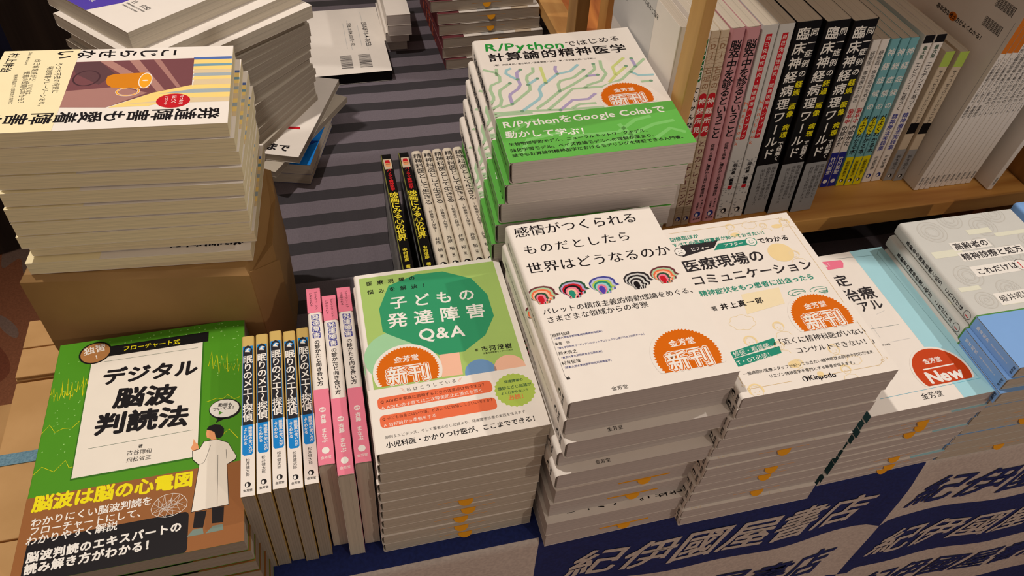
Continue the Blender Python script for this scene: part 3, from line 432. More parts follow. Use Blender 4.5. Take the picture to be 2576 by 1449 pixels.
('t',4,'dark','これだけは',40.4,123.5,92.8,126.1,'b',1.05,1),('e',2.6,'dark',98.4,124.8,8.5,8.5,0),('e',2.8,'w',98.4,124.8,7.9,7.9,0),
('t',4,'redcol','！',94.4,124.8,102.4,124.8,'h',1,1.5),('t',4,'dark','姫井昭男',40,83.5,78.9,86.2,'m',1,1),('r',5,'mossgreen',0,66,148.4,68,0),
('r',6,'obiblue',0,0,148.6,66.3,0),],
'G': [
('t',4,'rgreen','R/Python',12,213.4,100.4,204.7,'b',1,1),('t',4,'ink','ではじめる',101.7,204.5,166,207.4,'n',1,1),
('t',4,'ink','計算論的精神医学',11.6,190.5,166.9,184.7,'b',1.05,1),('t',4,'ink','［著］ 宗田卓史／遠山朝子／国里愛彦／沖村\u3000宰／片平健太郎／山下祐一',13.1,173.7,128.2,168.8,'n',1,1),
('l',1.3,'brg',3.6,[(2.4,167),(14.5,159),(17.6,150.2),(16.4,140.7),(6,134.7),(3.7,125.7),(4.8,113.2),(3.8,107.3),(-0.6,100.6)]),
('l',1.3,'brg',3.6,[(17.1,166.8),(15,152.3)]),('l',1.3,'brg',3.6,[(26,135.4),(13.4,123.9),(11.9,118),(11.8,105.8),(9.4,97.3),(2.1,92.7),(-2.8,92.2)]),
('l',1.4,'brt',3.6,[(32.8,164.7),(27,161.6),(25.4,155.3),(29.7,147.9),(35.2,141.2)]),
('l',1.5,'brp',3.6,[(42,160.2),(37,154.8),(35.9,146.8),(36.1,130.7),(32.6,123.5),(22.5,114.5),(21.3,110.1),(21.2,96.6)]),
('l',1.3,'brg',3.6,[(55.9,162.1),(54.5,153.2),(46.6,146.5),(44.6,138.7),(45.6,128.9),(44.5,119.7),(37,111.8),(21.1,95.9),(8.6,92.3)]),
('l',1.4,'brt',3.6,[(56.3,139.5),(43.9,129.2)]),('l',1.6,'brl',3.6,[(64.2,162.3),(63.2,129.7)]),
('l',1.4,'brt',3.6,[(63.2,129.7),(56.4,123.8),(53.8,118),(53.6,107.2),(49.6,100.3),(28.6,82)]),
('l',1.5,'brp',3.6,[(80.7,160.9),(78.6,153.8),(79.1,144.6)]),('l',1.4,'brt',3.6,[(105.6,159.7),(93.8,147.6),(79.1,144.6),(63.2,129.7)]),
('l',1.3,'brg',3.6,[(108.6,147.4),(94,134.4),(79.3,130.7),(75.4,125),(73.8,111.2)]),('l',1.3,'brg',3.6,[(73.8,111.2),(56.6,94.5),(43.6,83.6)]),
('l',1.3,'brg',3.6,[(121.9,157.6),(121,147.6),(108.9,134.9),(89.8,120.8),(73.8,111.2)]),('l',1.5,'brp',3.6,[(108.9,134.9),(120.8,135.2)]),
('l',1.3,'brg',3.6,[(131.1,163.6),(128.6,149.6),(130.2,135.9),(121.3,122.9),(106.2,117.7),(100.5,112.5)]),
('l',1.3,'brg',3.6,[(166.8,145.9),(143.7,122),(120.1,112),(87.9,113.2),(74.3,98.8),(55.1,80)]),
('l',1.6,'brl',3.6,[(158.1,164.7),(140.5,147.4),(139.3,131),(128.7,118.4)]),('l',1.6,'brl',3.6,[(155.4,146.6),(139.3,131)]),
('l',1.5,'brp',3.6,[(165.7,161.5),(165.5,144.4)]),('l',1.3,'brg',3.6,[(179.9,158.9),(166.8,145.9)]),
('l',1.4,'brt',3.6,[(157.9,134.1),(163.5,126.5),(179.8,125.1)]),('l',1.3,'brg',3.6,[(162.1,113.8),(172.6,113.8)]),
('l',1.5,'brp',3.6,[(109.3,100.7),(99.4,91.9),(82.8,92.7),(66.7,77.1)]),('l',1.3,'brg',3.6,[(105.5,83.2),(88.2,84.2),(79.3,78.4)]),
('l',1.3,'brg',3.6,[(-0.4,83),(19.7,82.2),(29.4,81.8),(46.9,80.1),(66.8,77.8),(111.5,74.7)]),('l',1.3,'brg',3.6,[(-2,78.3),(14.2,78.9),(38.2,77.3)]),
('e',2,'brd',42,160.2,2.1,2.1,0),('e',2,'brd',26,135.4,2.1,2.1,0),('e',2,'brd',21.2,96.6,2.1,2.1,0),('e',2,'brd',35.2,141.2,2.1,2.1,0),
('e',2,'brd',56.3,139.5,2.1,2.1,0),('e',2,'brd',44.3,129.2,2.1,2.1,0),('e',2,'brd',63.2,129.7,2.1,2.1,0),('e',2,'brd',79.1,144.6,2.1,2.1,0),
('e',2,'brd',73.8,111.2,2.1,2.1,0),('e',2,'brd',28.6,82,2.1,2.1,0),('e',2,'brd',66.7,77.1,2.1,2.1,0),('e',2,'brd',108.8,148.2,2.1,2.1,0),
('e',2,'brd',121.9,157.6,2.1,2.1,0),('e',2,'brd',108.9,134.9,2.1,2.1,0),('e',2,'brd',120.8,135.2,2.1,2.1,0),('e',2,'brd',165.7,161.5,2.1,2.1,0),
('e',2,'brd',165.5,144.4,2.1,2.1,0),('e',2,'brd',155.5,147.1,2.1,2.1,0),('e',2,'brd',157.4,134.2,2.1,2.1,0),('e',2,'brd',173,113.7,2.1,2.1,0),
('S',5,'shinkan',139.5,88,27.5,0),('r',6,'obigreen',0,-0.3,182.3,73.5,0),('l',6.3,'obigreen2',4.5,[(14.5,12.5),(24.4,33.3),(60.9,39.8)]),
('l',6.3,'obigreen2',4.5,[(56,11.2),(70.5,31.3),(113.5,30.1),(134.6,46.8),(152,50.6)]),
('l',6.3,'obigreen2',4.5,[(85,12.2),(109.8,17.4),(151.6,36.7),(172.9,39.7)]),('l',6.3,'obigreen2',4.5,[(12,48.9),(34.9,65.3),(56.4,54.3)]),
('l',6.3,'obigreen2',4.5,[(115.4,9.8),(125.7,17.8),(117.3,43)]),('l',6.3,'obigreen2',4.5,[(146.2,14),(164.6,27.4),(177.5,18.2)]),
('t',7,'w','R/PythonをGoogle Colabで',5,61.8,171,60.7,'b',1,1),('t',7,'w','動かして学ぶ！',4.3,44.9,88.6,37.4,'b',1,1),
('t',7,'ink','生物物理学的モデル、ニューラルネットワークモデル、',4.7,28.4,144.7,27.7,'b',1,1),('t',7,'ink','強化学習モデル、ベイズ推論モデルへの理解が深まり、',4.4,18.8,149,18.8,'b',1,1),
('t',7,'ink','誰でも計算論的精神医学におけるモデリングを体験できる入門書。',4.7,10.6,175.4,11.2,'b',1,1),],
'H': [
('p',1,'mauve',[(26.2,62.5),(25.2,174.1),(78.1,175.4),(90.1,142.3),(113.1,105.1),(109.4,63.7)]),
('p',1.2,'mauvelight',[(81.5,66.3),(76.6,110.1),(89.8,137.7),(113.1,105.1),(109.4,63.7)]),
('p',1.2,'mauvelight2',[(25.8,88.1),(25.5,98.6),(53.9,123.4),(53,110.5)]),('p',1.2,'mauvelight2',[(25.8,114.7),(25.6,123.6),(86.1,152.2),(88,145.5)]),
('p',1.3,'mauvelight',[(25.9,136.9),(25.8,143),(81.1,165.7),(82,162.3)]),
('p',1.25,'mauvedark',[(27.5,62.7),(26.7,88.8),(52.6,105.8),(71.7,93.6),(50,71)]),
('p',0.8,'bandblue',[(23.5,174),(23.7,209.3),(28.7,209.5),(28.4,172.5)]),('p',0.8,'bandyel',[(28.5,174.3),(28.7,209.5),(37.5,209.8),(37.1,173.1)]),
('p',0.8,'bandteal',[(37.2,174.9),(37.5,209.8),(42.4,210),(41.9,173.4)]),('p',0.8,'bandyel',[(42.1,175.2),(42.4,210),(49.4,210.2),(48.8,173.9)]),
('p',0.8,'bandtan',[(49,175.7),(49.4,210.2),(56.2,210.5),(55.7,174.4)]),('p',0.8,'bandgrey',[(55.8,176.2),(56.2,210.5),(62.3,210.7),(61.6,174.8)]),
('p',0.8,'bandyel',[(61.8,176.6),(62.3,210.7),(68.7,211),(68.1,175.2)]),('p',0.8,'bandtan',[(68.2,177),(68.7,211),(78.9,211.3),(78.2,176)]),
('p',0.8,'bandyel',[(78.3,177.7),(78.9,211.3),(86.5,211.6),(85.4,161.4)]),('p',0.8,'bandgrey',[(85.8,178.2),(86.5,211.6),(93.9,211.9),(92.4,147.1)]),
('p',0.8,'bandyel',[(93.1,178.7),(93.9,211.9),(102.4,212.2),(100.5,133.3)]),
('p',0.8,'bandtan',[(101.6,179.3),(102.4,212.2),(110.8,212.5),(108.4,119.8)]),
('p',0.7,'bandyel',[(90.1,142.3),(78.1,175.5),(97.8,177.3),(113.4,140.3),(113.3,107.3)]),
('p',2,'orange',[(56,99.3),(52.5,104.6),(51.5,131.9),(80.6,137.9),(81.4,130),(78,105.8),(72.3,101),(64.7,98.8)]),('e',2.2,'w',66.6,133.5,14.8,6,0),
('e',2.4,'amber',66.6,133.5,13.4,5.2,0),('e',2.5,'w',66.6,133.5,1.2,2.6,0),('e',1.9,'w',86.4,120.4,8.2,10.6,2.2),
('e',2,'amber',86.4,120.4,7.6,10.2,1.4),('e',1.6,'mauvedark2',58.4,81.4,15,12,1.6),('e',2.5,'redcol',105.9,161.2,12.5,14.6,0),
('t',3,'w','もつれを',96.9,168.2,112.9,168.2,'b',1,1),('t',3,'w','ほどく',96.9,161.7,110.9,161.7,'b',1,1),('t',3,'w','アプローチ',96.9,155.2,112.9,155.2,'b',1,1),
('v',4,'ink','発達障害も愛着障害も',130.4,203.2,126.1,6.7,'b',1,1),('v',4,'ink','こじらせない',12.6,159.6,10.1,45.7,'b',1.05,1),('r',2.8,'obicream',0,0,148.2,67.4,0),
('t',4,'ink','うつや不安の背景に',26.8,52.9,84.5,59.2,'n',1,1),('t',4,'ink','発達障害グレーゾーンあり。',32.9,46.4,109.7,51.9,'n',1,1),
('t',4,'ink','自己肯定感が乏しいのは、',18.3,32.9,90.8,37.6,'n',1,1),('t',4,'ink','愛着の問題なのかも？',41.8,27.8,102.4,34.7,'n',1,1),
('t',4,'ink','村上伸治',4.5,10.5,42.4,9.1,'b',1,1),('t',4,'ink','精神科臨床での具体的な事例に',47.5,19.9,101.2,26.2,'n',1,1),
('t',4,'ink','Shinji Murakami',3.5,23.8,28.8,24.6,'n',1,1),],
}

# ------------------------------------------------------------------ books
CT = .00025
def cover_mesh(w, h, t, r, mat, hang=0):
    """jacket: back board, rounded spine, front board, one folded sheet"""
    def prof(o):
        P = [(w / 2, t - o)]; n = 5; rr = max(r - o, .0001); x0 = -w / 2
        for i in range(n + 1): a = math.pi / 2 + math.pi / 2 * i / n; P.append((x0 + r + rr * math.cos(a), t - r + rr * math.sin(a)))
        for i in range(n + 1): a = math.pi + math.pi / 2 * i / n; P.append((x0 + r + rr * math.cos(a), r + rr * math.sin(a)))
        P.append((w / 2, o)); return P
    A, Bq = prof(0), prof(CT); k = len(A); v = []
    for y in (-h / 2, h / 2): v += [(x, y, z) for x, z in A] + [(x, y, z) for x, z in Bq]
    f = []
    for i in range(k - 1):
        f += [(i, i + 1, 2 * k + i + 1, 2 * k + i), (k + i + 1, k + i, 3 * k + i, 3 * k + i + 1), (i + 1, i, k + i, k + i + 1), (2 * k + i, 2 * k + i + 1, 3 * k + i + 1, 3 * k + i)]
    f += [(0, 2 * k, 3 * k, k), (k - 1, 2 * k - 1, 4 * k - 1, 3 * k - 1)]
    return mesh('cover', v, f, mat, smooth=False)
def pages_mesh(w, h, t, r, mat):
    e = .00025; x0 = -w / 2 + r * .7; b = .0012
    v = []
    for y in (-h / 2 + e, h / 2 - e):
        v += [(w / 2 - e, y, CT), (w / 2 - e, y, t - CT), (x0 + b, y, t - CT), (x0, y, t - CT - b * 2), (x0, y, CT + b * 2), (x0 + b, y, CT)]
    f = [(0, 1, 2, 3, 4, 5), (6, 11, 10, 9, 8, 7)] + [(i, 6 + i, 6 + (i + 1) % 6, (i + 1) % 6) for i in range(6)]
    return mesh('page_block', v, f, mat)
def slip_mesh(w, t, u, sgn):
    """orange order slip: a tongue bending down out of the page edge"""
    v = []; f = []; n = 9; W = .0072
    y0 = sgn * .0002; cx = u
    for i in range(n + 1):
        a = math.pi * i / n; x = cx + W * math.cos(a); d = .007 * math.sin(a)
        v.append((x, sgn * d * .35, -d))
    vv = [(x, y, z) for x, y, z in v] + [(x, y, z - .0003) for x, y, z in v]; k = n + 1
    f = [tuple(range(k)), tuple(range(2 * k - 1, k - 1, -1))] + [(i, (i + 1) % k, k + (i + 1) % k, k + i) for i in range(k)]
    s = 26e-3; q = len(vv); bv, bf = box_data(cx - s, cx + s, -sgn * .0005 - .0003, -sgn * .0005 + .0012, -.0003, .0002)
    vv += bv; f += [tuple(i + q for i in g) for g in bf]
    return mesh('order_slip', vv, f, ink('amber'))
KINDS = {}
def kind(key, w, h, t, r=.0015, cover='cover_white', pages='warm', front=None, spine=None, back=None, name='paperback_book', slip=None, obi=None, rough=.5):
    w, h, t = w / 1000, h / 1000, t / 1000
    K = dict(w=w, h=h, t=t, name=name, parts=[('page_block', pages_mesh(w, h, t, r, PG[pages]())), ('cover', cover_mesh(w, h, t, r, ink(cover, rough)))])
    def face(nm, its, par=None, lab=None):
        if not its: return
        s = Sheet(); s.items(its); s.clip(w * 1000, h * 1000); K['parts'].append((nm, s.mesh(nm, lambda x, y, l: (x - w / 2, y - h / 2, t + l)), par, lab))
    if front:
        face('cover_print', [i for i in front if i[0] != 'S' and i[1] < 5], 'cover')
        face('round_sticker', [i for i in front if i[0] == 'S'], None, 'serrated round sticker on the cover')
        face('paper_band', [i for i in front if 5 <= i[1] <= 6 and i[0] == 'r'], None, 'paper band round the lower cover')
        face('band_print', [i for i in front if i[1] > 6 and i[0] != 'S'], 'paper_band')
    if back:
        s = Sheet(); s.items(back); s.clip(w * 1000, h * 1000); K['parts'].append(('back_print', s.mesh('back_print', lambda x, y, l: (w / 2 - x, y - h / 2, -l)), 'cover'))
    if spine:
        s = Sheet(); s.maxsz = t * 1000 * .84; s.items(spine); s.clip(t * 1000, h * 1000); K['parts'].append(('spine_print', s.mesh('spine_print', lambda x, y, l: (-w / 2 - l, y - h / 2, x)), 'cover'))
    KINDS[key] = K; return K
def book(key, label, M, group=None, slip=None, cat='book'):
    K = KINDS[key]; o = root(K['name'], label, cat, group, M)
    done = {}
    for nm, me, *r in K['parts']:
        p = link(nm, me, done.get(r[0], o) if r and r[0] else o); done[nm] = p
        if len(r) > 1 and r[1]: p['label'] = r[1]
    if slip:
        sgn, u = slip; sk = ('slip', key, sgn, u)
        if sk not in MATS: MATS[sk] = slip_mesh(K['w'], K['t'], u, sgn)
        p = link('order_slip', MATS[sk], o); p.location = (0, sgn * (K['h'] / 2), K['t'] * .55); p['label'] = 'orange order slip sticking out of the page edge'
    return o
def flat(x, y, z, yaw=0, tx=0, ty=0, flip=False, turn=0):
    c, s = math.cos(yaw), math.sin(yaw)
    ex = Vector((c, s, tx * c + ty * s)).normalized(); ey = Vector((-s, c, -tx * s + ty * c)); ez = ex.cross(ey).normalized(); ey = ez.cross(ex)
    M = Matrix((ex, ey, ez)).transposed().to_4x4(); M.translation = (x, y, z)
    return M @ Matrix.Rotation(turn, 4, 'Z')
def spine_up(x, y, z, K, lean=0, yaw=0):          # fore edge down, spine to the ceiling, front cover to +x; x = left face
    M = Matrix(((0, 0, 1, 0), (0, 1, 0, 0), (-1, 0, 0, 0), (0, 0, 0, 1)))
    return Matrix.Translation((x, y, z + max(0, K['t'] * math.sin(lean)))) @ Matrix.Rotation(yaw, 4, 'Z') @ Matrix.Rotation(lean, 4, 'Y') @ Matrix.Translation((0, K['h'] / 2, K['w'] / 2)) @ M
def upright(x, y, z, K, lean=0, yaw=0):           # standing, spine to the viewer (-y), front cover to +x
    M = Matrix(((0, 0, 1, 0), (1, 0, 0, 0), (0, 1, 0, 0), (0, 0, 0, 1)))
    return Matrix.Translation((x, y, z + max(0, K['t'] * math.sin(lean)))) @ Matrix.Rotation(yaw, 4, 'Z') @ Matrix.Rotation(lean, 4, 'Y') @ Matrix.Translation((0, K['w'] / 2, K['h'] / 2)) @ M
ORD = ['topmost', 'second from the top', 'third from the top', 'fourth from the top', 'fifth from the top', 'sixth from the top', 'seventh from the top', 'eighth from the top', 'ninth from the top', 'tenth from the top', 'eleventh from the top', 'twelfth from the top', 'thirteenth from the top', 'fourteenth from the top', 'fifteenth from the top', 'sixteenth from the top', 'seventeenth from the top', 'eighteenth from the top']
rnd = random.Random(11)
def stack(key, n, top, z0, what, group, offs=None, slips=(), turned=(), jit=.0012, keylow=None):
    """n books; top = x, y, z of the upper cover, yaw, tilt x, tilt y"""
    x, y, z, yaw, tx, ty = top; t = KINDS[key]['t']; gap = (z - z0 - .0004) / n
    for k in range(n):                                # k = 0 topmost
        o = (offs or {}).get(k, (0, 0, 0)); j = (0, 0, 0) if k == 0 else (rnd.uniform(-jit, jit), rnd.uniform(-jit, jit), rnd.uniform(-.006, .006))
        fr = (n - k) / n
        zb = z0 + .0003 + gap * (n - 1 - k)
        M = flat(x + o[0] + j[0], y + o[1] + j[1], zb, yaw + o[2] + j[2], tx * fr, ty * fr, turn=math.pi if k in turned else 0)
        sl = None
        if k in slips: sl = (1 if k in turned else -1, (-.012 if k in turned else .004) + rnd.uniform(-.004, .004))
        book(key if not (keylow and k in keylow) else keylow[k], f'{what}, {ORD[k]}' + (' of the stack' if k else ' on the stack'), M, group, sl)
# ================================================================== SETTING
def carpet_mat():
    m, N, Lk, b = nt('hotel_carpet'); tc = N.new('ShaderNodeTexCoord')
    n = N.new('ShaderNodeTexNoise'); n.inputs['Scale'].default_value = 2.3; n.inputs['Detail'].default_value = 1; n.inputs['Distortion'].default_value = .8
    Lk.new(tc.outputs['Object'], n.inputs['Vector'])
    mu = N.new('ShaderNodeMath'); mu.operation = 'MULTIPLY'; mu.inputs[1].default_value = 7; Lk.new(n.outputs['Fac'], mu.inputs[0])
    fr = N.new('ShaderNodeMath'); fr.operation = 'FRACT'; Lk.new(mu.outputs[0], fr.inputs[0])
    cr = N.new('ShaderNodeValToRGB'); cr.color_ramp.interpolation = 'CONSTANT'
    e = cr.color_ramp.elements; e[0].position = 0; e[0].color = (*lin((28, 22, 24)), 1); e[1].position = .09; e[1].color = (*lin((160, 132, 118)), 1)
    for p, c in ((.22, (176, 112, 78)), (.62, (150, 84, 58))): q = e.new(p); q.color = (*lin(c), 1)
    Lk.new(fr.outputs[0], cr.inputs['Fac']); n2 = N.new('ShaderNodeTexNoise'); n2.inputs['Scale'].default_value = 220; Lk.new(tc.outputs['Object'], n2.inputs['Vector'])
    mr = N.new('ShaderNodeMapRange'); mr.inputs['To Min'].default_value = .6; mr.inputs['To Max'].default_value = 1.25; Lk.new(n2.outputs['Fac'], mr.inputs['Value'])
    vm = N.new('ShaderNodeVectorMath'); vm.operation = 'SCALE'; Lk.new(cr.outputs['Color'], vm.inputs[0]); Lk.new(mr.outputs[0], vm.inputs['Scale'])
    Lk.new(vm.outputs[0], b.inputs['Base Color']); b.inputs['Roughness'].default_value = .95; return m
fl = link('floor', mesh('floor', [(-5, -2.5, -.74), (5, -2.5, -.74), (5, 6, -.74), (-5, 6, -.74)], [(0, 1, 2, 3)], carpet_mat())); fl['kind'] = 'structure'
plaster = noise_mat('beige_wallpaper', (150, 128, 106), (160, 138, 116), 8, .9)
for nm, a in (('wall_back', (-5, 5, 6, 6.1)), ('wall_left', (-5.1, -5, -2.5, 6)), ('wall_right', (5, 5.1, -2.5, 6))):
    wl = box(nm, *a, -.74, 2.2, plaster); wl['kind'] = 'structure'
pine = wood_mat('pine_wood', (186, 124, 56), (228, 172, 92), 'X', 9); pineZ = wood_mat('pine_wood_upright', (158, 112, 58), (204, 158, 92), 'Z', 5)
pineR = wood_mat('reddish_pine', (150, 76, 30), (206, 128, 58), 'Y', 8); pineY = wood_mat('pine_wood_rail', (176, 122, 62), (214, 164, 96), 'Y', 4)
# table
tb = root('display_table', 'long display table under the dark striped cloth', 'table', None, Matrix.Translation((.5, 1.1, -.74)))
greyl = noise_mat('grey_laminate', (120, 116, 112), (136, 132, 126), 30, .5); steel = noise_mat('dark_steel', (50, 50, 52), (66, 66, 68), 40, .4)
box('tabletop', -.83, .95, -.765, .9, .71, .7365, greyl, tb, .003)
for sx in (-.8, .92):
    for sy in (-.7, .86): box('leg', sx - .018, sx + .018, sy - .018, sy + .018, 0, .71, steel, tb)
def cloth_mat():
    m, N, Lk, b = nt('striped_satin_cloth'); tc = N.new('ShaderNodeTexCoord'); sp = N.new('ShaderNodeSeparateXYZ'); Lk.new(tc.outputs['Object'], sp.inputs[0])
    nz = N.new('ShaderNodeTexNoise'); nz.inputs['Scale'].default_value = 5; Lk.new(tc.outputs['Object'], nz.inputs['Vector'])
    w = N.new('ShaderNodeMath'); w.operation = 'MULTIPLY_ADD'; w.inputs[1].default_value = .009; Lk.new(nz.outputs['Fac'], w.inputs[0]); Lk.new(sp.outputs['Y'], w.inputs[2])
    a = N.new('ShaderNodeMath'); a.operation = 'MULTIPLY_ADD'; a.inputs[1].default_value = 1 / .0545; a.inputs[2].default_value = -1.2015 / .0545 + 30; Lk.new(w.outputs[0], a.inputs[0])
    f = N.new('ShaderNodeMath'); f.operation = 'FRACT'; Lk.new(a.outputs[0], f.inputs[0])
    g = N.new('ShaderNodeMath'); g.operation = 'LESS_THAN'; g.inputs[1].default_value = .56; Lk.new(f.outputs[0], g.inputs[0])
    n = N.new('ShaderNodeTexNoise'); n.inputs['Scale'].default_value = 1; n.inputs['Detail'].default_value = 2
    mp = N.new('ShaderNodeMapping'); mp.inputs['Scale'].default_value = (900, 260, 100); Lk.new(tc.outputs['Object'], mp.inputs['Vector']); Lk.new(mp.outputs['Vector'], n.inputs['Vector'])
    mx = N.new('ShaderNodeMix'); mx.data_type = 'RGBA'; mx.inputs['A'].default_value = (*lin((40, 35, 41)), 1); mx.inputs['B'].default_value = (*lin((104, 95, 103)), 1); Lk.new(g.outputs[0], mx.inputs['Factor'])
    mr = N.new('ShaderNodeMapRange'); mr.inputs['To Min'].default_value = .72; mr.inputs['To Max'].default_value = 1.28; Lk.new(n.outputs['Fac'], mr.inputs['Value'])
    vm = N.new('ShaderNodeVectorMath'); vm.operation = 'SCALE'; Lk.new(mx.outputs['Result'], vm.inputs[0]); Lk.new(mr.outputs[0], vm.inputs['Scale']); Lk.new(vm.outputs[0], b.inputs['Base Color'])
    b.inputs['Roughness'].default_value = .75; b.inputs['Sheen Weight'].default_value = .15
    m2 = N.new('ShaderNodeMapping'); m2.inputs['Scale'].default_value = (26, 3.5, 1); Lk.new(tc.outputs['Object'], m2.inputs['Vector']); n3 = N.new('ShaderNodeTexNoise'); n3.inputs['Scale'].default_value = 1; n3.inputs['Detail'].default_value = 2; Lk.new(m2.outputs['Vector'], n3.inputs['Vector'])
    bp = N.new('ShaderNodeBump'); bp.inputs['Strength'].default_value = .55; bp.inputs['Distance'].default_value = .01; Lk.new(n3.outputs['Fac'], bp.inputs['Height']); Lk.new(bp.outputs['Normal'], b.inputs['Normal']); return m
rc = random.Random(5); cr_ = [(rc.uniform(-.1, 1.2), rc.uniform(.0015, .003), rc.uniform(-.04, .04)) for _ in range(9)]
def cloth_z(x, y):
    z = 0
    for cx, a, s in cr_: z += a * math.exp(-((x - cx - s * (y - 1)) / .006) ** 2) * (.5 + .5 * math.sin(y * 9 + cx * 20))
    return z + .0006 * math.sin(x * 23) * math.sin(y * 17)
nx, ny = 190, 46; V = []; F = []
for j in range(ny + 1):
    y = .4305 + (2.02 - .4305) * j / ny
    for i in range(nx + 1):
        x = -.336 + 1.821 * i / nx; e = 0
        used = (y > 1.12 and x < .32) or (y > .84 and x < .03) or (x > .1 and y < .9) or (x > .3) or y < .8 and x < -.05
        V.append((x, y, -.0006 + (0 if used else max(-.0006, cloth_z(x, y))) - 0))
for j in range(ny):
    for i in range(nx): a = j * (nx + 1) + i; F.append((a, a + 1, a + nx + 2, a + nx + 1))
base = len(V)
for x, y in ((-.336, .4305), (-.336, 2.02), (1.485, 2.02), (1.485, .4305)): V.append((x, y, -.0006)); V.append((x + (-.006 if x < 0 else .01), y, -.35))
F += [(base, base + 1, base + 3, base + 2), (base + 2, base + 3, base + 5, base + 4), (base + 4, base + 5, base + 7, base + 6)]
tag(link('tablecloth', mesh('tablecloth', V, F, cloth_mat(), smooth=True)), 'dark grey and black striped satin cloth spread over the display table', 'tablecloth')
# banner cloth on the table front
nav = noise_mat('navy_banner_weave', (16, 33, 92), (24, 42, 110), 260, .9, .15, (1, 1, 1)); wht = noise_mat('grey_white_banner_weave', (196, 184, 176), (214, 202, 192), 260, .9, .15)
BY = .331
def wave(x, z): return .0035 * math.sin(x * 14 + z * 6) * min(1, -z * 9) + .0016 * math.sin(x * 41 + z * 17 + 1.3) * min(1, -z * 12) - .006 * math.exp(-((x - .577 + z * .06) / .012) ** 2) * min(1, -z * 20)
xs = [-.335 + i * (.139 + .335) / 24 for i in range(24)] + [.139 + i * (.446) / 30 for i in range(30)] + [.585 + i * .446 / 30 for i in range(30)] + [1.031 + i * .43 / 10 for i in range(11)]
zs = [-.145 * i / 10 for i in range(10)] + [-.145 - .148 * i / 10 for i in range(10)] + [-.293 - .148 * i / 8 for i in range(8)] + [-.441 - .2 * i / 6 for i in range(7)]
V = []; F = []; MI = []
for y in (.43, .36): V += [(x, y, -.0002) for x in xs]
V += [(x, BY + .003, -.0004) for x in xs]
V += [(x, BY - .0, -.004) for x in xs]
for z in zs[1:]: V += [(x, BY - abs(0) + wave(x, z), z) for x in xs]
nr = len(V) // len(xs); zrow = [0, 0, 0, -.004] + zs[1:]
for j in range(nr - 1):
    for i in range(len(xs) - 1):
        a = j * len(xs) + i; F.append((a, a + 1, a + len(xs) + 1, a + len(xs)))
        xc = (xs[i] + xs[i + 1]) / 2; zc = (zrow[j] + zrow[j + 1]) / 2; c = 0 if xc < .139 else 1 if xc < .585 else 2 if xc < 1.031 else 3; r = 0 if zc > -.145 else 1 if zc > -.293 else 2 if zc > -.441 else 3
        MI.append(0 if (j < 2 and c < 2) else (c + r + 1) % 2)
bn = root('banner_cloth', 'navy and white checkered shop banner cloth hanging over the front table edge', 'banner')
link('cloth', mesh('cloth', V, F, [nav, wht], MI, True), bn)
def banner_text(t, x0, x1, zc, size, m):
    s = Sheet(); s.text(0, 'ink', t, 0, 0, (x1 - x0), 0, 'b', 1.0, 1.12, None); vv = [(x0 + x + .30 * y + .0, zc + y * 1.02) for x, y, l in s.v]
    me = mesh('banner_lettering', [(x, BY + wave(x, z) - .0009, z) for x, z in vv], s.f, m); link('banner_lettering', me, bn)
banner_text('紀伊國屋書店', .18, .548, -.087, .06, wht); banner_text('紀伊國屋書店', .18, .548, -.225, .06, nav)
banner_text('紀伊國屋書店', .618, 1.0, -.088, .06, nav); banner_text('紀伊國屋書店', .618, 1.0, -.222, .06, wht); banner_text('紀伊國屋書店', .64, 1.0, -.36, .06, nav)
# ================================================================== BOOK KINDS
def sp_vert(t, h, txt, v0, v1, s, col='ink', st='b', k=1.0, lv=3): return ('v', lv, col, txt, s, v0, s, v1, st, k, 1.0)
def sp_rect(col, s0, v0, s1, v1, lv=1, rad=0): return ('r', lv, col, s0, v0, s1, v1, rad)
kind('eeg', 182, 257, 16.6, .0012, 'green', 'dusk', front=PRINT['A'], spine=[sp_vert(0, 0, 'デジタル脳波判読法', 230, 110, 8.4, 'w', 'b'), sp_rect('brown', 0, 0, 17, 80)], rough=.3)
kind('child', 148, 210, 15.6, .003, 'cover_white', 'warm', front=PRINT['B'], spine=[sp_vert(0, 0, '医療現場の悩みを解決！', 195, 165, 5, 'dgreen', 'n'), sp_vert(0, 0, '子どもの発達障害Q&A', 160, 80, 7.6, 'ink', 'b'), sp_vert(0, 0, '小児科医・かかりつけ医が、ここまでできる！', 62, 16, 7.6, 'maroon', 'b'), ('O', 3, 'ink', 7.6, 8, 3)])
kind('emotion', 148, 210, 23.1, .0035, 'cover_white', 'grey', front=PRINT['C'], spine=[sp_vert(0, 0, '感情がつくられるものだとしたら世界はどうなるのか', 198, 88, 11.5, 'ink', 'm'), sp_vert(0, 0, 'バレットの構成主義的情動理論をめぐる、さまざまな領域からの考察', 80, 30, 8, 'ink', 'n'), ('O', 3, 'ink', 11.5, 20, 3.2), ('t', 3, 'ink', '金芳堂', 5, 12, 18, 12, 'b', 1, 1)])
kind('comm', 148, 210, 15.0, .0025, 'cover_white', 'grey', front=PRINT['D'], spine=[sp_vert(0, 0, '医療現場のコミュニケーション', 190, 70, 7.5, 'ink', 'b'), ('O', 3, 'ink', 7.5, 12, 3), ('t', 3, 'ink', '金芳堂', 2, 5, 13, 5, 'b', 1, 1)])
kind('manual', 148, 210, 11.5, .001, 'cover_white', 'grey', front=PRINT['E'], spine=[sp_rect('dteal', 0, 0, 11.5, 210)])
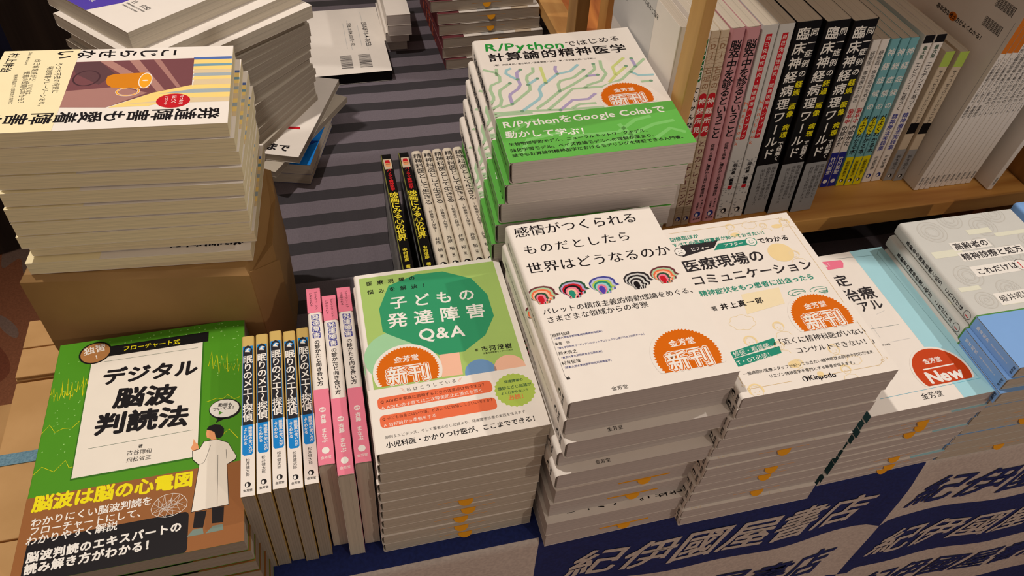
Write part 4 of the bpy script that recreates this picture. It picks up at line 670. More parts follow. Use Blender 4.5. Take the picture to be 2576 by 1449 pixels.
kind('senior', 148, 210, 16.3, .004, 'coolgrey', 'warm', front=PRINT['F'], spine=[sp_vert(0, 0, '高齢者の精神診療と処方 これだけは', 188, 84, 8, 'ink', 'b', 1.02), ('e', 2.5, 'dark', 8, 76, 5, 5, .5), sp_vert(0, 0, '！', 79, 73, 8, 'redcol', 'h'), sp_rect('mossgreen', .5, 66, 15.6, 68), sp_rect('obiblue', .5, 0, 15.6, 66, 1.5), sp_vert(0, 0, '姫井昭男', 60, 40, 8, 'w', 'm', 1.1), sp_vert(0, 0, '現場で使える処方の勘どころ', 37, 12, 8, 'w', 'n'), ('t', 3, 'ink', '金芳堂', 3, 4, 13, 4, 'b', 1, 1)])
kind('python', 182, 230, 24.1, .004, 'cover_white', 'grey', front=PRINT['G'], spine=[sp_vert(0, 0, 'R/Pythonではじめる', 214, 160, 7, 'ink', 'n'), sp_vert(0, 0, '計算論的精神医学', 214, 110, 14, 'ink', 'b'), sp_rect('obigreen', 1, 0, 23.4, 73.5, 2), sp_vert(0, 0, '計算論的精神医学を体験できる入門書', 68, 14, 12, 'ink', 'b', 1.0, 4)])
kind('mug', 148, 210, 14.4, .001, 'cover_white', 'cream', front=PRINT['H'], spine=[sp_vert(0, 0, '発達障害も愛着障害もこじらせない', 180, 60, 9.5, 'ink', 'n')])
# ---- front row stacks: x, y, z of the upper cover, yaw, tilt
stack('eeg', 6, (-.2158, .4622, .1034, .0046, .012, -.010), 0, 'green paperback with white-coated man', 'green brain-wave books', offs={k: (.0013 * k, -.001 * k, 0) for k in range(1, 6)}, jit=.0006)
stack('child', 11, (.0675, .4559, .1746, 0, .0033, -.0005), 0, 'white paperback with big teal blob', 'books with the teal blob', slips=(6, 7, 8, 9, 10), offs={k: (-.0008 * k, 0, 0) for k in range(1, 11)}, jit=.0007)
stack('emotion', 10, (.2183, .4365, .2349, .0121, .0102, .0092), 0, 'white paperback with colourful striped heads', 'books with the striped heads',
      offs={1: (-.0005, .001, 0), 2: (.0005, -.009, 0), 3: (-.003, -.001, .006), 4: (-.004, -.009, 0), 5: (.004, .003, 0), 6: (.003, .002, 0), 7: (-.001, .0, 0), 8: (-.003, -.008, 0), 9: (-.004, -.006, .01)}, slips=(5, 6, 7, 9), turned=(5, 6, 7, 8, 9))
stack('comm', 14, (.3689, .4245, .2146, .0009, .0161, .0052), 0, 'white paperback with pale gold drawings', 'books with pale gold drawings',
      offs={k: (-.0012 * k, .001 if k < 6 else -.002, 0) for k in range(1, 14)}, slips=(6, 8, 9, 11), jit=.0016)
stack('manual', 11, (.5273, .4331, .1307, .0232, -.0075, .010), 0, 'thin paperback with pale blue stripe, red sticker', 'books with the red New sticker', offs={k: (-.001 * k, 0, 0) for k in range(1, 11)}, slips=(2, 3, 4, 8, 9, 10), jit=.0015)
stack('senior', 10, (.6785, .4335, .1662, -.0095, .0033, .008), 0, 'grey patterned paperback with blue band', 'grey books with the blue band', offs={1: (-.005, -.002, 0), 2: (-.008, -.004, 0), **{k: (-.004 - .0015 * (k - 3), 0, 0) for k in range(3, 10)}}, slips=(4, 5, 6, 9), jit=.0015)
stack('python', 12, (.2448, .6684, .2997, -.043, .0396, -.0099), 0, 'thick paperback with branching lines, green band', 'books with branching lines and a green band',
      offs={1: (-.004, 0, 0), 2: (-.007, .001, 0), 3: (-.011, 0, 0), 4: (-.015, 0, 0), 5: (-.006, 0, 0), 6: (-.003, 0, .01), 7: (.001, 0, .04), 8: (.001, 0, .04), 9: (.001, 0, .04), 10: (.001, 0, .04), 11: (.001, 0, .04)}, jit=.0008)
kind('bluestack', 148, 210, 17, .003, 'obiblue', 'warm', front=[('r', 1, 'w', 20, 120, 128, 180), ('t', 2, 'ink', 'こころの診療', 25, 150, 123, 150, 'b', 1, 1)])
stack('bluestack', 9, (.852, .45, .158, -.01, 0, 0), 0, 'light blue paperback at right edge', 'light blue books at the right edge')
# ---- the stack on the kraft parcel
PZ = .1742; gap = (.3293 - PZ) / 10
RF = [(-.0964, .6182, -.0149), (-.0938, .6163, -.03), (-.0928, .6171, -.05), (-.0931, .6136, -.065), (-.0951, .610, -.066), (-.0969, .608, -.065), (-.0968, .607, -.066), (-.0987, .6077, -.062), (-.0964, .613, -.07), (-.1028, .602, -.085)]
for k in range(10):
    fr = (10 - k) / 10; yw_ = RF[k][2]; c_, s_ = math.cos(yw_), math.sin(yw_); x = RF[k][0] - c_ * .105 - s_ * .074; y = RF[k][1] - s_ * .105 + c_ * .074
    M = flat(x, y, PZ + .0003 + gap * (9 - k), yw_, -.0431 * fr, -.0373 * fr, turn=-math.pi / 2)
    book('mug', 'paperback with an orange mug picture, ' + ORD[k] + ' on the kraft parcel', M, 'books with the orange mug')
# ---- spine-up rows
# page depth of the sheep books is 135 mm
SP = kind('sheep', 135, 178, 11.6, .002, 'tan', 'dusk', spine=[('r', 1, 'spblue', 1.1, 48, 10.5, 165), ('p', 2, 'spblack', [(1.5, 72), (10.1, 72), (10.1, 160), (8.6, 164), (5.8, 166), (3, 164), (1.5, 160)]),
    ('e', 3, 'birdblue', 5.8, 160, 2.6, 2.6), ('p', 3.2, 'w', [(3, 158), (6, 162.5), (9, 161), (6, 160), (8, 157)]), ('v', 3, 'w', '眠りのメエ～探偵', 5.8, 153, 5.8, 76, 'b', 1.05, 1.15),
    ('r', 1.4, 'cover_white', 0, 0, 11.6, 72), ('p', 2, 'spblue', [(1.2, 72), (1.2, 42), (2.6, 40), (9, 40), (10.4, 42), (10.4, 72)]), ('v', 3, 'w', '睡眠薬の使い方が', 8, 70, 8, 42, 'b', 1, 1), ('v', 3, 'w', 'よくわかる', 3.8, 69, 3.8, 51, 'b', 1, 1),
    ('v', 3, 'ink', '松井健太郎', 5.8, 37, 5.8, 19, 'n', 1, 1), ('O', 3, 'ink', 5.8, 11, 2.5), ('t', 3, 'ink', '金芳堂', 2, 5.5, 9.6, 5.5, 'b', 1, 1)], front=[('r', 1, 'spblack', 8, 8, 127, 170)], rough=.5)
Ln = ['leftmost', 'second from the left', 'third from the left', 'fourth from the left', 'fifth from the left']
for i in range(5):
    book('sheep', 'small book with a black and blue sheep-detective spine facing up, ' + Ln[i], spine_up(-.1262 + .0131 * i, .3575 - .0008 * (i % 2) + .001 * (i % 3), .0003, SP, .035), 'sheep detective books spine up')
PK = kind('pinkbook', 148, 210, 14.2, .0035, 'cover_white', 'plain', spine=[('r', 1, 'pink', .3, 176, 13.9, 210), ('v', 3, 'ink', 'プライマリ・ケア', 9.2, 205, 9.2, 180, 'n', 1, 1), ('v', 3, 'ink', 'に求められる', 4.4, 204, 4.4, 185, 'n', 1, 1)] +
    [('r', 2, 'purpleblue', 3.4, 166.2 - 8 * i, 11, 173.4 - 8 * i, 1.2) for i in range(4)] + [('v', 3, 'w', '発達障害', 7.2, 173.8, 7.2, 141.8, 'b', 1.15, 1), ('v', 3, 'ink', 'の診かたと向き合い方', 7.2, 140, 7.2, 84, 'b', 1, 1),
    ('r', 1, 'pink', .3, 0, 13.9, 80), ('e', 2, 'w', 7.2, 57, 2.8, 2.8), ('t', 3, 'pink', '編著', 4.9, 57, 9.5, 57, 'b', 1, 1), ('v', 3, 'w', '斉藤 まなぶ', 7.2, 52, 7.2, 22, 'b', 1, 1), ('O', 3, 'w', 7.2, 14, 3.2, 'pink'), ('t', 3, 'w', '金芳堂', 2.5, 7, 11.7, 7, 'n', 1, 1)],
    back=[('r', 1, 'pink', 0, 0, 148, 80), ('r', 1, 'pink', 0, 176, 148, 210)], front=[('r', 1, 'pink', 0, 0, 148, 80), ('r', 1, 'pink', 0, 176, 148, 210)])
for i, (x, y) in enumerate([(-.0603, .3665), (-.0453, .3535), (-.0300, .3625)]):
    book('pinkbook', 'white and pink paperback standing spine up, ' + ['left', 'middle', 'right'][i] + ' one of the three', spine_up(x, y, .0003, PK, .03), 'pink paperbacks spine up')
MV = kind('movie', 148, 210, 12.5, .0008, 'black', 'warm', spine=[('r', 1, 'olive', .2, 0, 1.2, 210), ('r', 1.5, 'beige', 2, 180, 11.5, 200), ('e', 2, 'skin', 6.8, 190, 3.6, 6), ('p', 2.5, 'redcol', [(3.2, 192), (10, 192), (9, 198), (4.5, 198)]), ('l', 2.6, 'ink', .6, [(4.5, 190), (9.5, 190)]),
    ('v', 3, 'redtext', 'パノラマ精神医学', 6.8, 180, 6.8, 138, 'b', .95, 1), ('v', 3, 'yellowtext', '映画にみる心の世界', 6.6, 135, 6.6, 50, 'b', .82, 1), ('v', 3, 'yellowtext', '中村道彦 著', 6.6, 38, 6.6, 6, 'b', 1, 1)],
    back=[('r', 1, 'greyobi', 18, 28, 128, 192, 3)] + [('r', 2, 'dark', 26, 180 - 8 * i, 110 - (i % 4) * 9, 182 - 8 * i) for i in range(14)], rough=.25)
for i, x in enumerate((.0449, .0668)):
    book('movie', 'black paperback with yellow spine lettering standing spine up, ' + ['left', 'right'][i] + ' of two', spine_up(x, .582, .0003, MV, .0), 'black paperbacks spine up')
GY = kind('greyspine', 148, 210, 12.1, .0045, 'cover_beige', 'warm', spine=[('v', 3, 'ink', '精神科医として生きる', 6.1, 204, 6.1, 104, 'n', 1, 1), ('v', 3, 'ink', '―診察室の人間学―', 6.1, 99, 6.1, 56, 'n', 1.05, 1), ('v', 3, 'ink', '井原　裕', 6.1, 48, 6.1, 24, 'n', 1, 1), ('v', 3, 'ink', '［著］', 6.1, 22, 6.1, 12, 'n', 1, 1), ('O', 3, 'ink', 6.1, 4, 3.6)])
for i in range(5):
    book('greyspine', 'pale beige paperback with round spine facing up, ' + Ln[i] + ' of five', spine_up(.0830 + .01305 * i, .583, .0003, GY, 0), 'beige paperbacks spine up')
GW = kind('greenwhite', 156, 210, 3.0, .0006, 'cover_white', 'warm', spine=[('r', 1, 'obigreen', 0, 120, 3, 210)] + [('r', 1, 'lightblue', .6, 100 - 18 * i, 2.4, 106 - 18 * i) for i in range(6)], back=[('r', 1, 'obigreen', 0, 120, 156, 210)])
book('greenwhite', 'thin green and white booklet beside the beige spines, left one', spine_up(.1483, .583, .0003, GW, 0), 'thin green booklets')
book('greenwhite', 'thin green and white booklet touching the tall stack, right one', spine_up(.1515, .590, .0003, GW, 0), 'thin green booklets')
# ---- kraft parcel
kraft = noise_mat('kraft_paper', (150, 114, 66), (172, 134, 82), 7, .7, .25, (1, 1, 1), 6)
def pt(x, y, z): return (x, y, z)
zt = PZ; yw = -.14
def KP(a, bq, z):                                   # a along the front edge, bq into depth
    c, s = math.cos(yw), math.sin(yw); return (-.1085 - a * c - bq * s * -1 * -1, .588 - a * s + bq * c, z)
Wd, Dp = .217, .17
ring = lambda z, e: [KP(Wd + e, -e, z), KP(0 - e, -e, z), KP(-.017 - e, .045, z), KP(-.012, .12, z), KP(0 - e, Dp + e, z), KP(Wd + e, Dp + e, z)]
V = ring(0.0004, -.002) + ring(.07, .002) + ring(zt - .006, .001) + [KP(Wd - .004, .004, zt), KP(.003, .004, zt), KP(-.010, .05, zt - .010), KP(-.008, .11, zt - .008), KP(.004, Dp - .004, zt), KP(Wd - .004, Dp - .004, zt)]
F = [tuple(reversed(range(6)))]
for l in range(3): F += [(l * 6 + i, l * 6 + (i + 1) % 6, (l + 1) * 6 + (i + 1) % 6, (l + 1) * 6 + i) for i in range(6)]
F += [(18, 19, 22, 23), (19, 20, 21, 22)]
kp = root('kraft_parcel', 'brown kraft paper parcel holding up the stack of mug books', 'parcel')
link('wrapper', mesh('wrapper', V, F, kraft), kp)
fv = [KP(-.0006, .0, zt - .002), KP(-.0195, .046, zt - .03), KP(-.0195, .046, .004), KP(-.0025, -.001, .004)]; fv2 = [(x + .0012, y - .0006, z) for x, y, z in fv]
link('folded_flap', mesh('folded_flap', fv + fv2, [(0, 1, 2, 3), (4, 7, 6, 5), (0, 4, 5, 1), (1, 5, 6, 2), (2, 6, 7, 3), (3, 7, 4, 0)], kraft), kp)
# ---- back left leaning pile
BK = Vector((-.025, 1.077))
def pile_book(key, label, z, phi, perp=0, along=0, corner=None, turn=0):
    K = KINDS[key]; p = math.radians(phi); ey = Vector((math.cos(p), math.sin(p))); ex = Vector((math.sin(p), -math.cos(p)))
    cr = (BK + ex * perp + ey * along) if corner is None else Vector(corner)
    cc = cr - ex * K['w'] / 2 - ey * K['h'] / 2 if corner is None else cr - ex * K['w'] / 2 + ey * K['h'] / 2
    book(key, label, flat(cc.x, cc.y, z, p - math.pi / 2), 'books in the leaning pile behind the mug books')
kind('bluecov', 210, 148, 17.5, .001, 'bookblue', 'warm', front=[('p', 1, 'bookcyan', [(150, 0), (210, 0), (210, 60)]), ('p', 1, 'bookcyan', [(196, 60), (210, 60), (210, 100)]), ('t', 2, 'amber', 'できる！', 188, 140, 188, 60, 'h', 1, 1)], rough=.2)
PW = kind('paleA', 148, 210, 9.4, .001, 'cover_dim', 'dusk'); kind('paleB', 182, 257, 9.9, .001, 'cover_dim', 'dusk', front=[('r', 1, 'redcol', 150, 30, 182, 60)])
kind('again', 148, 210, 10.6, .001, 'cover_white', 'dusk', front=[('t', 2, 'ink', 'また来る日まで', 8, 18, 130, 18, 'h', 1, 1), ('p', 1, 'redcol', [(60, 60), (130, 66), (128, 72), (60, 64)])])
kind('bigA', 182, 257, 18, .003, 'cover_white', 'plain'); 
kind('violetbook', 182, 257, 25, .001, 'cover_white', 'plain', front=[('p', 1, 'violet', [(0, 0), (96, 0), (112, 40), (112, 90), (90, 150), (0, 200)]), ('p', 1.3, 'skyblue', [(0, 45), (70, 40), (104, 70), (104, 100), (80, 140), (0, 190)]),
    ('t', 2, 'w', '金原出版株式会社', 36, 20, 84, 20, 'm', 1, 1), ('t', 2, 'ink', '辻　貞俊', 118, 52, 152, 52, 'm', 1, 1), ('t', 2, 'ink', '国際医療福祉大学名誉教授', 116, 44, 152, 44, 'n', 1, 1), ('t', 2, 'ink', '産業医科大学名誉教授', 116, 38, 146, 38, 'n', 1, 1)], rough=.25)
K1 = KINDS['bluecov']
for i, z in enumerate((.0003, .0185)):
    p = math.radians(74 + i * .0); ey = Vector((math.cos(p), math.sin(p))); ex = Vector((ey.y, -ey.x)); crn = Vector((-.052, .940)) if i == 0 else Vector((-.0485, .9375)); cc = crn - ex * .105 + ey * .074
    book('bluecov', ['lower blue paperback at the foot of the leaning pile', 'upper blue paperback with yellow letters at the foot of the leaning pile'][i], flat(cc.x, cc.y, z, p - math.pi / 2), 'blue paperbacks under the leaning pile')
pile_book('paleA', 'pale paperback turned askew just above the blue books', .037, 57, corner=(-.096, .916))
pile_book('again', 'white paperback with black brush letters low in the leaning pile', .0476, 70, corner=(-.062, .929))
z = .0586; n = 13
for i in range(n):
    phi = 56 - 16 * i / (n - 1) + rnd.uniform(-1, 1); key = 'paleA' if i < 6 else 'paleB'; K = KINDS[key]
    pile_book(key, 'pale paperback, ' + ORD[n - i + 2] + ', leaning back pile', z, phi, rnd.uniform(-.003, .003), rnd.uniform(-.004, .004)); z += K['t'] + .0007
pile_book('bigA', 'thick white paperback, second below the blue-purple one', z, 38.5, .012, .004); z += .0187
pile_book('bigA', 'thick white paperback directly under the blue-purple book', z, 39.5, -.004, .0); z += .0187
pile_book('violetbook', 'large white book with a blue-purple curved cover topping the leaning pile', z, 40, corner=(-.231, .938))
# ---- middle back: big white back cover, small pile, maroon pile
KB = kind('bigback', 236, 300, 19, .002, 'cover_white', 'warm')
KINDS['bigback']['parts'] = []; K = KINDS['bigback']; w, h, tt = .300, .236, .019; K['w'], K['h'] = w, h
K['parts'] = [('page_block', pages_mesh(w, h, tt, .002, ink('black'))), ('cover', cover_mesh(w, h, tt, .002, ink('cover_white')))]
s = Sheet()
for bx, bw in ((248, 21), (216, 20)):
    q = random.Random(bx); v = 18
    while v < 62: ww = q.choice([.5, .8, 1.3, 1.8]); s.rect(bx, v, bx + bw, v + ww, 1, 'dark'); v += ww + q.choice([.5, .8, 1.2, 1.6])
s.ell(118, 95, 6, 17, 1, 'redcol', .5); s.ell(118, 95, 4, 13, 1, 'peach'); s.vert(2, 'redcol', '医学書', 118, 103, 118, 87, 'n')
for u0, v0, v1 in ((268, 75, 220), (258, 90, 170), (240, 80, 190), (232, 85, 180)): s.line([(u0, v0), (u0, v1)], 1.0, 1, 'palegrey')
s.text(2, 'ink', '定価 本体4,000円＋税', 243, 180, 243, 95, 'n'); s.text(2, 'ink', 'ISBN978-4-7653', 271, 180, 271, 90, 'n')
K['parts'].append(('back_print', s.mesh('back_print', lambda x, y, l: (x - w / 2, y - h / 2, tt + l)), 'cover'))
book('bigback', 'large book lying face down, white back cover with barcodes', flat(.101 - .15, 1.205 + .118, .0003, .012), None)
kind('creamsmall', 42, 150, 19, .001, 'cover_white', 'grey')
stack('creamsmall', 4, (.1275, 1.365, .078, .0, 0, 0), 0, 'small cream pad beside barcoded book', 'small cream pads at the back', offs={2: (-.004, .012, 0), 3: (-.006, .02, 0)})
PG['plainw'] = PG['plain']
kind('maroonb', 182, 257, 18.6, .001, 'cover_white', 'warm', front=[('r', 1, 'maroon', 0, 0, 38, 257), ('p', 1.4, 'palegrey', [(70, 0), (110, 0), (120, 257), (80, 257)]), ('l', 2, 'coral', 1.2, [(80, 20), (100, 26), (96, 34)]), ('p', 1.2, 'beige', [(130, 0), (160, 0), (182, 120), (182, 200)])], spine=[('r', 1, 'maroon', 0, 0, 18.6, 257), ('v', 2, 'coral', '精神医学', 9, 200, 9, 80, 'b', 1, 1)])
stack('maroonb', 9, (.2565, 1.385, .180, .03, 0, 0), 0, 'white and maroon book at the back', 'white and maroon books at the back', offs={k: (k * .003 + (.006 if k > 3 else 0), -k * .0035, 0) for k in range(1, 9)}, slips=(1, 2, 3, 4, 5, 6, 7, 8), jit=.003)
# ================================================================== SHELF
sh = root('wooden_book_shelf', 'low pine shelf unit standing on the table with a row of books', 'shelf')
box('shelf_board', .3495, .884, .620, .90, .0876, .1098, pine, sh, .0012)
box('post', .3375, .3490, .609, .636, 0.0003, .62, pineZ, sh, .001); box('post', .32, .3375, .905, .94, 0.0003, .62, pineZ, sh, .001)
box('upper_shelf_board', .338, .906, .638, .93, .5600, .5820, pine, sh, .0012); box('side_panel', .886, .906, .62, .90, .0003, .5595, pineZ, sh, .001); box('support', .345, .88, .88, .898, .0003, .087, pineR, sh); box('support', .36, .38, .66, .88, .0003, .087, pineR, sh)
box('support', .86, .88, .66, .88, .0003, .087, pineR, sh)
st = root('wooden_stand', 'bare pine rack frame behind the shelf with a reddish panel', 'rack')
box('rail', .375, .415, .98, 1.62, .078, .10, pineY, st, .001); box('panel', .416, .50, .98, 1.62, .060, .082, pineR, st)
box('post', .452, .476, 1.13, 1.165, .0003, .60, pineZ, st, .001); box('post', .486, .524, 1.13, 1.165, .0003, .60, pineZ, st, .001); box('rail', .44, .60, 1.1655, 1.19, .30, .36, pineR, st)
box('foot', .375, .524, .98, 1.0, .0003, .0595, pineZ, st); box('foot', .375, .524, 1.58, 1.6, .0003, .0595, pineZ, st)
ZB = .1103; LN = -.047
v = lambda col, txt, s, v0, v1, st='b', k=1.0, lv=3: ('v', lv, col, txt, s, v0, s, v1, st, k, 1.0)
bc = lambda u, vv: [('r', 1, 'dark', u + i * 1.5, vv, u + i * 1.5 + (.9 if i % 3 else .5), vv + 11) for i in range(20)]
kind('sh_white', 182, 257, 13, .001, 'cover_white', 'warm', back=bc(10, 232) + bc(10, 215) + [('r', .5, 'palegrey', 0, 180, 120, 257), ('t', 1, 'ink', '精神医学の基本と臨床', 60, 240, 130, 240, 'n', 1, 1)])
book('sh_white', 'white book behind the front shelf post showing its barcoded back', upright(.345, .652, ZB, KINDS['sh_white'], -.02), None)
SD = {}
SD['epil'] = kind('epil', 182, 257, 8.6, .0008, 'cover_white', 'plain', spine=[('r', 1, 'pillgreen', 1.4, 200, 7.2, 250, 2.8), v('w', 'トコトンわかる', 4.3, 247, 203), v('ink', 'てんかん発作の', 4.3, 196, 120), v('birdblue', '聞き出し方', 4.3, 118, 70)])
SD['dij'] = kind('dij', 182, 257, 9.8, .0012, 'beige', 'plain', spine=[v('brownish', 'DJ 石垣の', 5, 245, 190, 'n'), ('r', 1, 'redcol', .8, 130, 9, 186, 4), v('w', '神経所見', 5, 182, 134, 'b', .9), v('maroon', 'とり方トレーニング', 5, 126, 30, 'b', .92), ('O', 2, 'navyblue', 5, 10, 3)] + [('l', .5, 'brownish', .25, [(0, 4 + 4 * i), (5, 5.5 + 4 * i), (9.8, 4 + 4 * i)]) for i in range(62)])
SD['stroke'] = kind('stroke', 182, 257, 15.6, .003, 'pinkpage', 'plain', spine=[v('ink', '脳卒中を診るということ', 7.8, 244, 125, 'b', .9), v('ink', '症候と画像、機序から見た診療指針', 7.8, 118, 40, 'b'), v('ink', '著 溝口一郎', 10.5, 36, 22, 'b'), v('ink', '山本康正', 5.5, 33, 21, 'b'), ('O', 3, 'navyblue', 7.8, 13, 4), ('t', 3, 'ink', '金芳堂', 3, 6, 12.6, 6, 'b', 1, 1)])
SD['immune'] = kind('immune', 182, 257, 17.2, .001, 'palegrey', 'plain', spine=[('r', 1, 'redcol', 5.6, 118, 12, 247), v('w', '自己免疫性脳炎・関連疾患ハンドブック', 8.8, 246, 119, 'n', 1.3), v('coral', 'Handbook', 2.6, 170, 110, 'n'), v('ink', '河内泉 編著', 8.8, 84, 52, 'h'), ('r', 1, 'redcol', 6, 46, 11.6, 51), ('O', 3, 'ink', 8.6, 12, 3.6)] + [('e', .4, 'greyobi', random.Random(i).uniform(1, 16), random.Random(i + 99).uniform(2, 90), 1.2, .8) for i in range(60)])
SD['neuro'] = kind('neuro', 182, 257, 28.6, .002, 'black', 'plain', spine=[v('w', '臨床神経病理ワールド', 10, 252, 84, 'b', 1.12), v('w', '同一症例の', 22.5, 250, 190, 'b', 1.35), v('yel', '経過', 22.5, 188, 168, 'b', 1.15), v('yel', '画像', 22.5, 160, 140, 'b', 1.15), v('yel', '病理', 22.5, 132, 112, 'b', 1.15), v('w', 'で紐解く', 22.5, 108, 80, 'b'),
    ('r', 1.5, 'greyobi', .4, 0, 28.2, 76), v('dark', '臨床神経を基盤として', 23.5, 72, 20, 'm'), v('dark', '病像と病理を徹底的に', 17, 72, 20, 'm'), v('dark', '対比した究極のアトラス', 10, 70, 14, 'm')], rough=.35)
SD['doc'] = kind('doc', 148, 210, 10.2, .0012, 'cover_white', 'plain', spine=[v('ink', '研修医・専攻医のための', 5, 196, 128, 'n'), v('redcol', '脳卒中', 5, 120, 98), v('ink', 'の診かた', 5, 96, 64), ('r', 1, 'navydeep', 0, 0, 10.2, 55), v('w', '竹川英宏', 5, 48, 20, 'b'), ('O', 3, 'w', 5, 9, 3, 'navydeep')])
SD['teal'] = kind('tealb', 148, 210, 11.3, .0012, 'tealcover', 'plain', spine=[v('w', '神経症候の', 5.6, 202, 112, 'b'), ('e', 1, 'lemon', 5.6, 92, 5, 13), v('ink', 'がよくわかる本', 5.6, 108, 50, 'b'), ('r', 1, 'lemon', .2, 0, 11.1, 46), v('ink', '荻野美恵子', 5.6, 40, 14, 'b'), ('O', 3, 'ink', 5.6, 8, 2.8)])
SD['evid'] = kind('evid', 148, 210, 13.2, .0012, 'cover_white', 'plain', spine=[('r', 1, 'black', .3, 200, 12.9, 210), v('dgreen', '最大限', 6.6, 197, 180, 'b'), v('ink', 'エビデンスに基づく', 6.6, 176, 110, 'n'), v('purpleblue', '精神療法実践集', 6.6, 106, 50, 'b'), v('ink', '中尾智博', 6.6, 42, 20, 'n'), ('O', 3, 'navyblue', 6.6, 10, 3.4)])
SD['psy'] = kind('psy', 128, 188, 13.0, .0012, 'beige', 'plain', spine=[('r', 1, 'limegreen', .2, 168, 12.8, 188), v('ink', 'サイコセラピーとクリニック', 6.5, 164, 90, 'n'), ('r', 1, 'black', .3, 74, 12.7, 90), ('r', .8, 'greyobi', .2, 0, 12.8, 50), v('ink', '鈴木國文', 6.5, 42, 18, 'n'), ('O', 3, 'ink', 6.5, 8, 3)])
SD['thin'] = kind('thin', 182, 257, 7.2, .0008, 'cover_white', 'plain', spine=[('r', 1, 'orangetop', 0, 196, 7.2, 257), v('ink', 'いつか医療現場ですぐに使える 看護研究', 3.6, 190, 110, 'n'), v('ink', '金芳堂', 3.6, 20, 8, 'n')], back=bc(138, 232) + bc(136, 208) + [('t', 1, 'ink', '基本的な考え方がよくわかる！', 60, 196, 150, 196, 'b', 1, 1), ('e', .8, 'orangetop', 92, 196, 7, 5), ('l', 1, 'greyobi', .5, [(176, 20), (176, 230)])])
SD['thin2'] = kind('thin2', 182, 257, 7.4, .0008, 'cover_white', 'plain', spine=[v('ink', '不安な臨床現場を乗り切るためのノート', 3.7, 205, 110, 'n'), v('ink', '金芳堂', 3.7, 20, 8, 'n')])
lab = {'epil': 'thin white book with green spine pill next to the front post', 'dij': 'beige wavy-striped book with red spine pill', 'stroke': 'pink book with black vertical spine title', 'immune': 'mottled grey book with red spine strip', 'neuro': 'thick black book with grey lower band',
       'doc': 'white book with navy spine foot', 'teal': 'teal book with bright yellow spine foot', 'evid': 'white book with black-topped spine', 'psy': 'short beige book with lime-topped spine', 'thin': 'thin leaning white book with orange-topped spine', 'thin2': 'thin leaning white book with grey lettering'}
grp = {k: g for k, g in (('dij', 'beige wavy shelf books'), ('stroke', 'pink shelf books'), ('immune', 'mottled grey shelf books'), ('neuro', 'thick black shelf books'), ('doc', 'navy-footed shelf books'), ('teal', 'teal and yellow shelf books'), ('evid', 'black-topped white shelf books'), ('psy', 'short beige shelf books'), ('thin', 'orange-topped shelf books'), ('thin2', 'thin white leaning shelf books'))}
row = [('epil', .3715, .640, LN), ('dij', .3805, .640, LN), ('dij', .3908, .640, LN), ('stroke', .4030, .641, LN), ('stroke', .4198, .641, LN), ('immune', .4380, .643, LN), ('immune', .4563, .643, LN), ('neuro', .4765, .644, LN), ('neuro', .5078, .641, LN + .001), ('neuro', .5375, .638, LN),
       ('doc', .6010, .677, LN), ('doc', .6122, .677, LN), ('teal', .6240, .676, LN), ('teal', .6360, .675, LN), ('teal', .6480, .675, LN), ('evid', .6630, .677, -.025), ('evid', .6775, .677, -.022), ('psy', .6940, .675, .0), ('psy', .7075, .672, .02)]
row += [('thin', .7235 + .0080 * i, .649, .105) for i in range(3)] + [('thin2', .7480 + .0079 * i, .650, .105) for i in range(8)] + [('thin2', .8235, .632, .125)]
cnt = {}
tot = {}
for r_ in row: tot[r_[0]] = tot.get(r_[0], 0) + 1
PN = ['leftmost', 'second', 'third', 'fourth', 'fifth', 'sixth', 'seventh', 'eighth', 'ninth']
for key, x, y, ln in row:
    i = cnt.get(key, 0); cnt[key] = i + 1
    l = lab[key] + ('' if tot[key] == 1 else (', ' + (PN[i] if i == 0 else PN[i] + ' from the left') + ' on the shelf'))
    if key == 'thin2' and i == 8: l = 'thin white book leaning apart at the right end of the shelf'
    kk = {'teal': 'tealb'}.get(key, key)
    book(kk, l, upright(x, y, ZB, KINDS[kk], ln), grp.get(key) if not (key == 'thin2' and i == 8) else None)
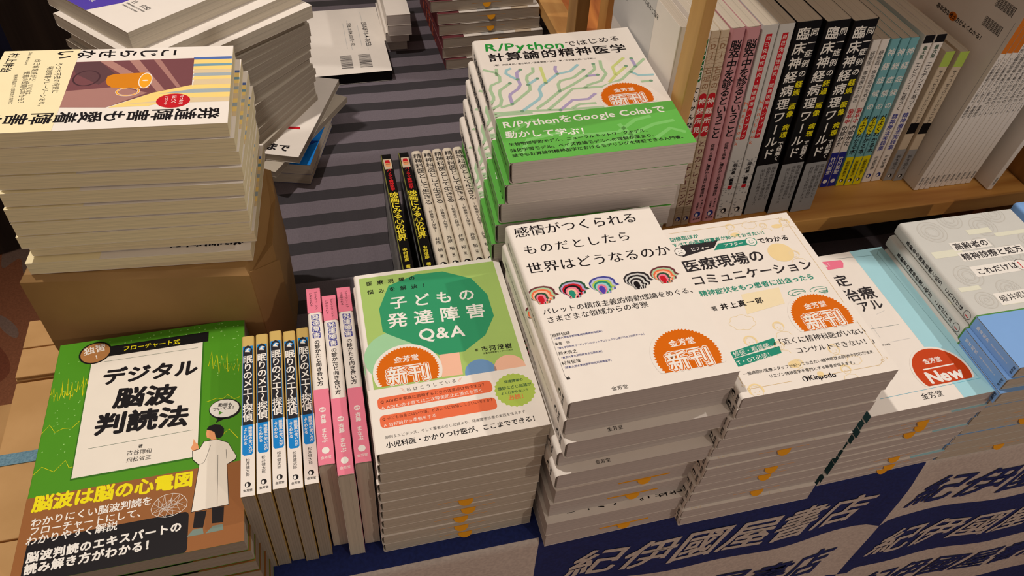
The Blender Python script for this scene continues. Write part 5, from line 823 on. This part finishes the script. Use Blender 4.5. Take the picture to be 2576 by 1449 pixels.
# ================================================================== LEFT SIDE
card = noise_mat('corrugated_card', (196, 150, 92), (210, 164, 106), 14, .75, .1, (1, 1, 1), 5); cardd = noise_mat('corrugated_card_dark', (170, 130, 82), (184, 142, 92), 14, .8)
strap = noise_mat('blue_strap_weave', (84, 128, 150), (112, 156, 176), 420, .5, .3)
def carton(label, x0, x1, y0, y1, z0, z1, straps):
    o = root('cardboard_carton', label, 'carton', 'cardboard cartons beside the table', Matrix.Translation(((x0 + x1) / 2, (y0 + y1) / 2, z0)))
    w, d, h = (x1 - x0) / 2, (y1 - y0) / 2, z1 - z0
    box('carton_body', -w, w, -d, d, 0, h - .004, card, o, .002); box('lid_flap', -w + .001, w - .001, -d + .001, -.001, h - .0038, h, card, o, .001); box('lid_flap', -w + .001, w - .001, .001, d - .001, h - .0038, h, card, o, .001)
    for yy in straps:
        c = yy - (y0 + y1) / 2; e = .0012
        v = []; P = [(-w - e, .0), (-w - e, h + e), (w + e, h + e), (w + e, .0)]; Q = [(-w - .0002, .0), (-w - .0002, h + .0002), (w + .0002, h + .0002), (w + .0002, .0)]
        for q in (-.007, .007): v += [(a, c + q, b_) for a, b_ in P] + [(a, c + q, b_) for a, b_ in Q]
        f = []
        for i in range(3): f += [(i, i + 1, 9 + i, 8 + i), (4 + i, 12 + i, 13 + i, 5 + i), (i, 4 + i, 5 + i, i + 1), (8 + i, 9 + i, 13 + i, 12 + i)]
        link('strap', mesh('strap', v, f, strap), o)
    return o
carton('strapped brown carton nearest the green books', -.398, -.3475, .24, .640, -.30, -.004, (.535,))
carton('strapped brown carton behind the nearer one, beside the parcel', -.400, -.3475, .645, .735, -.30, -.002, ())
carton('wide carton on the carpet under the strapped ones', -.62, -.3475, .16, .86, -.739, -.302, (.5,))
# dark draped table far left behind
dk = noise_mat('dark_brown_drape', (40, 30, 26), (58, 46, 38), 6, .95, 0, (9, 1, .4)); nv = noise_mat('navy_drape', (16, 20, 44), (24, 30, 64), 6, .95, 0, (9, 1, .4))
dt = root('draped_table', 'table hidden under dark navy and brown drapes beyond the main table', 'table', None, Matrix.Translation((-1.35, 2.2, -.74)))
box('cover_sheet', -1.2, .93, -.43, .8, .66, .70, dk, dt, .01)
V = []; F = []; MI = []; n = 150
for j in range(3):
    for i in range(n + 1): x = -1.2 + 2.13 * i / n; V.append((x, -.43 - .012 - .028 * (.5 + .5 * math.sin(x * 34 + .8 * math.sin(x * 7))) * (.3 + .35 * j), .70 - .348 * j))
for j in range(2):
    for i in range(n): a = j * (n + 1) + i; F.append((a, a + n + 1, a + n + 2, a + 1)); MI.append(1 if math.sin(i * .31) > .1 else 0)
link('front_drape', mesh('front_drape', V, F, [dk, nv], MI, True), dt)
V = [(.94, -.44, .70), (.94, .8, .70), (.95, .8, .004), (.95, -.46, .004)]; link('side_drape', mesh('side_drape', V, [(0, 1, 2, 3)], nv), dt)
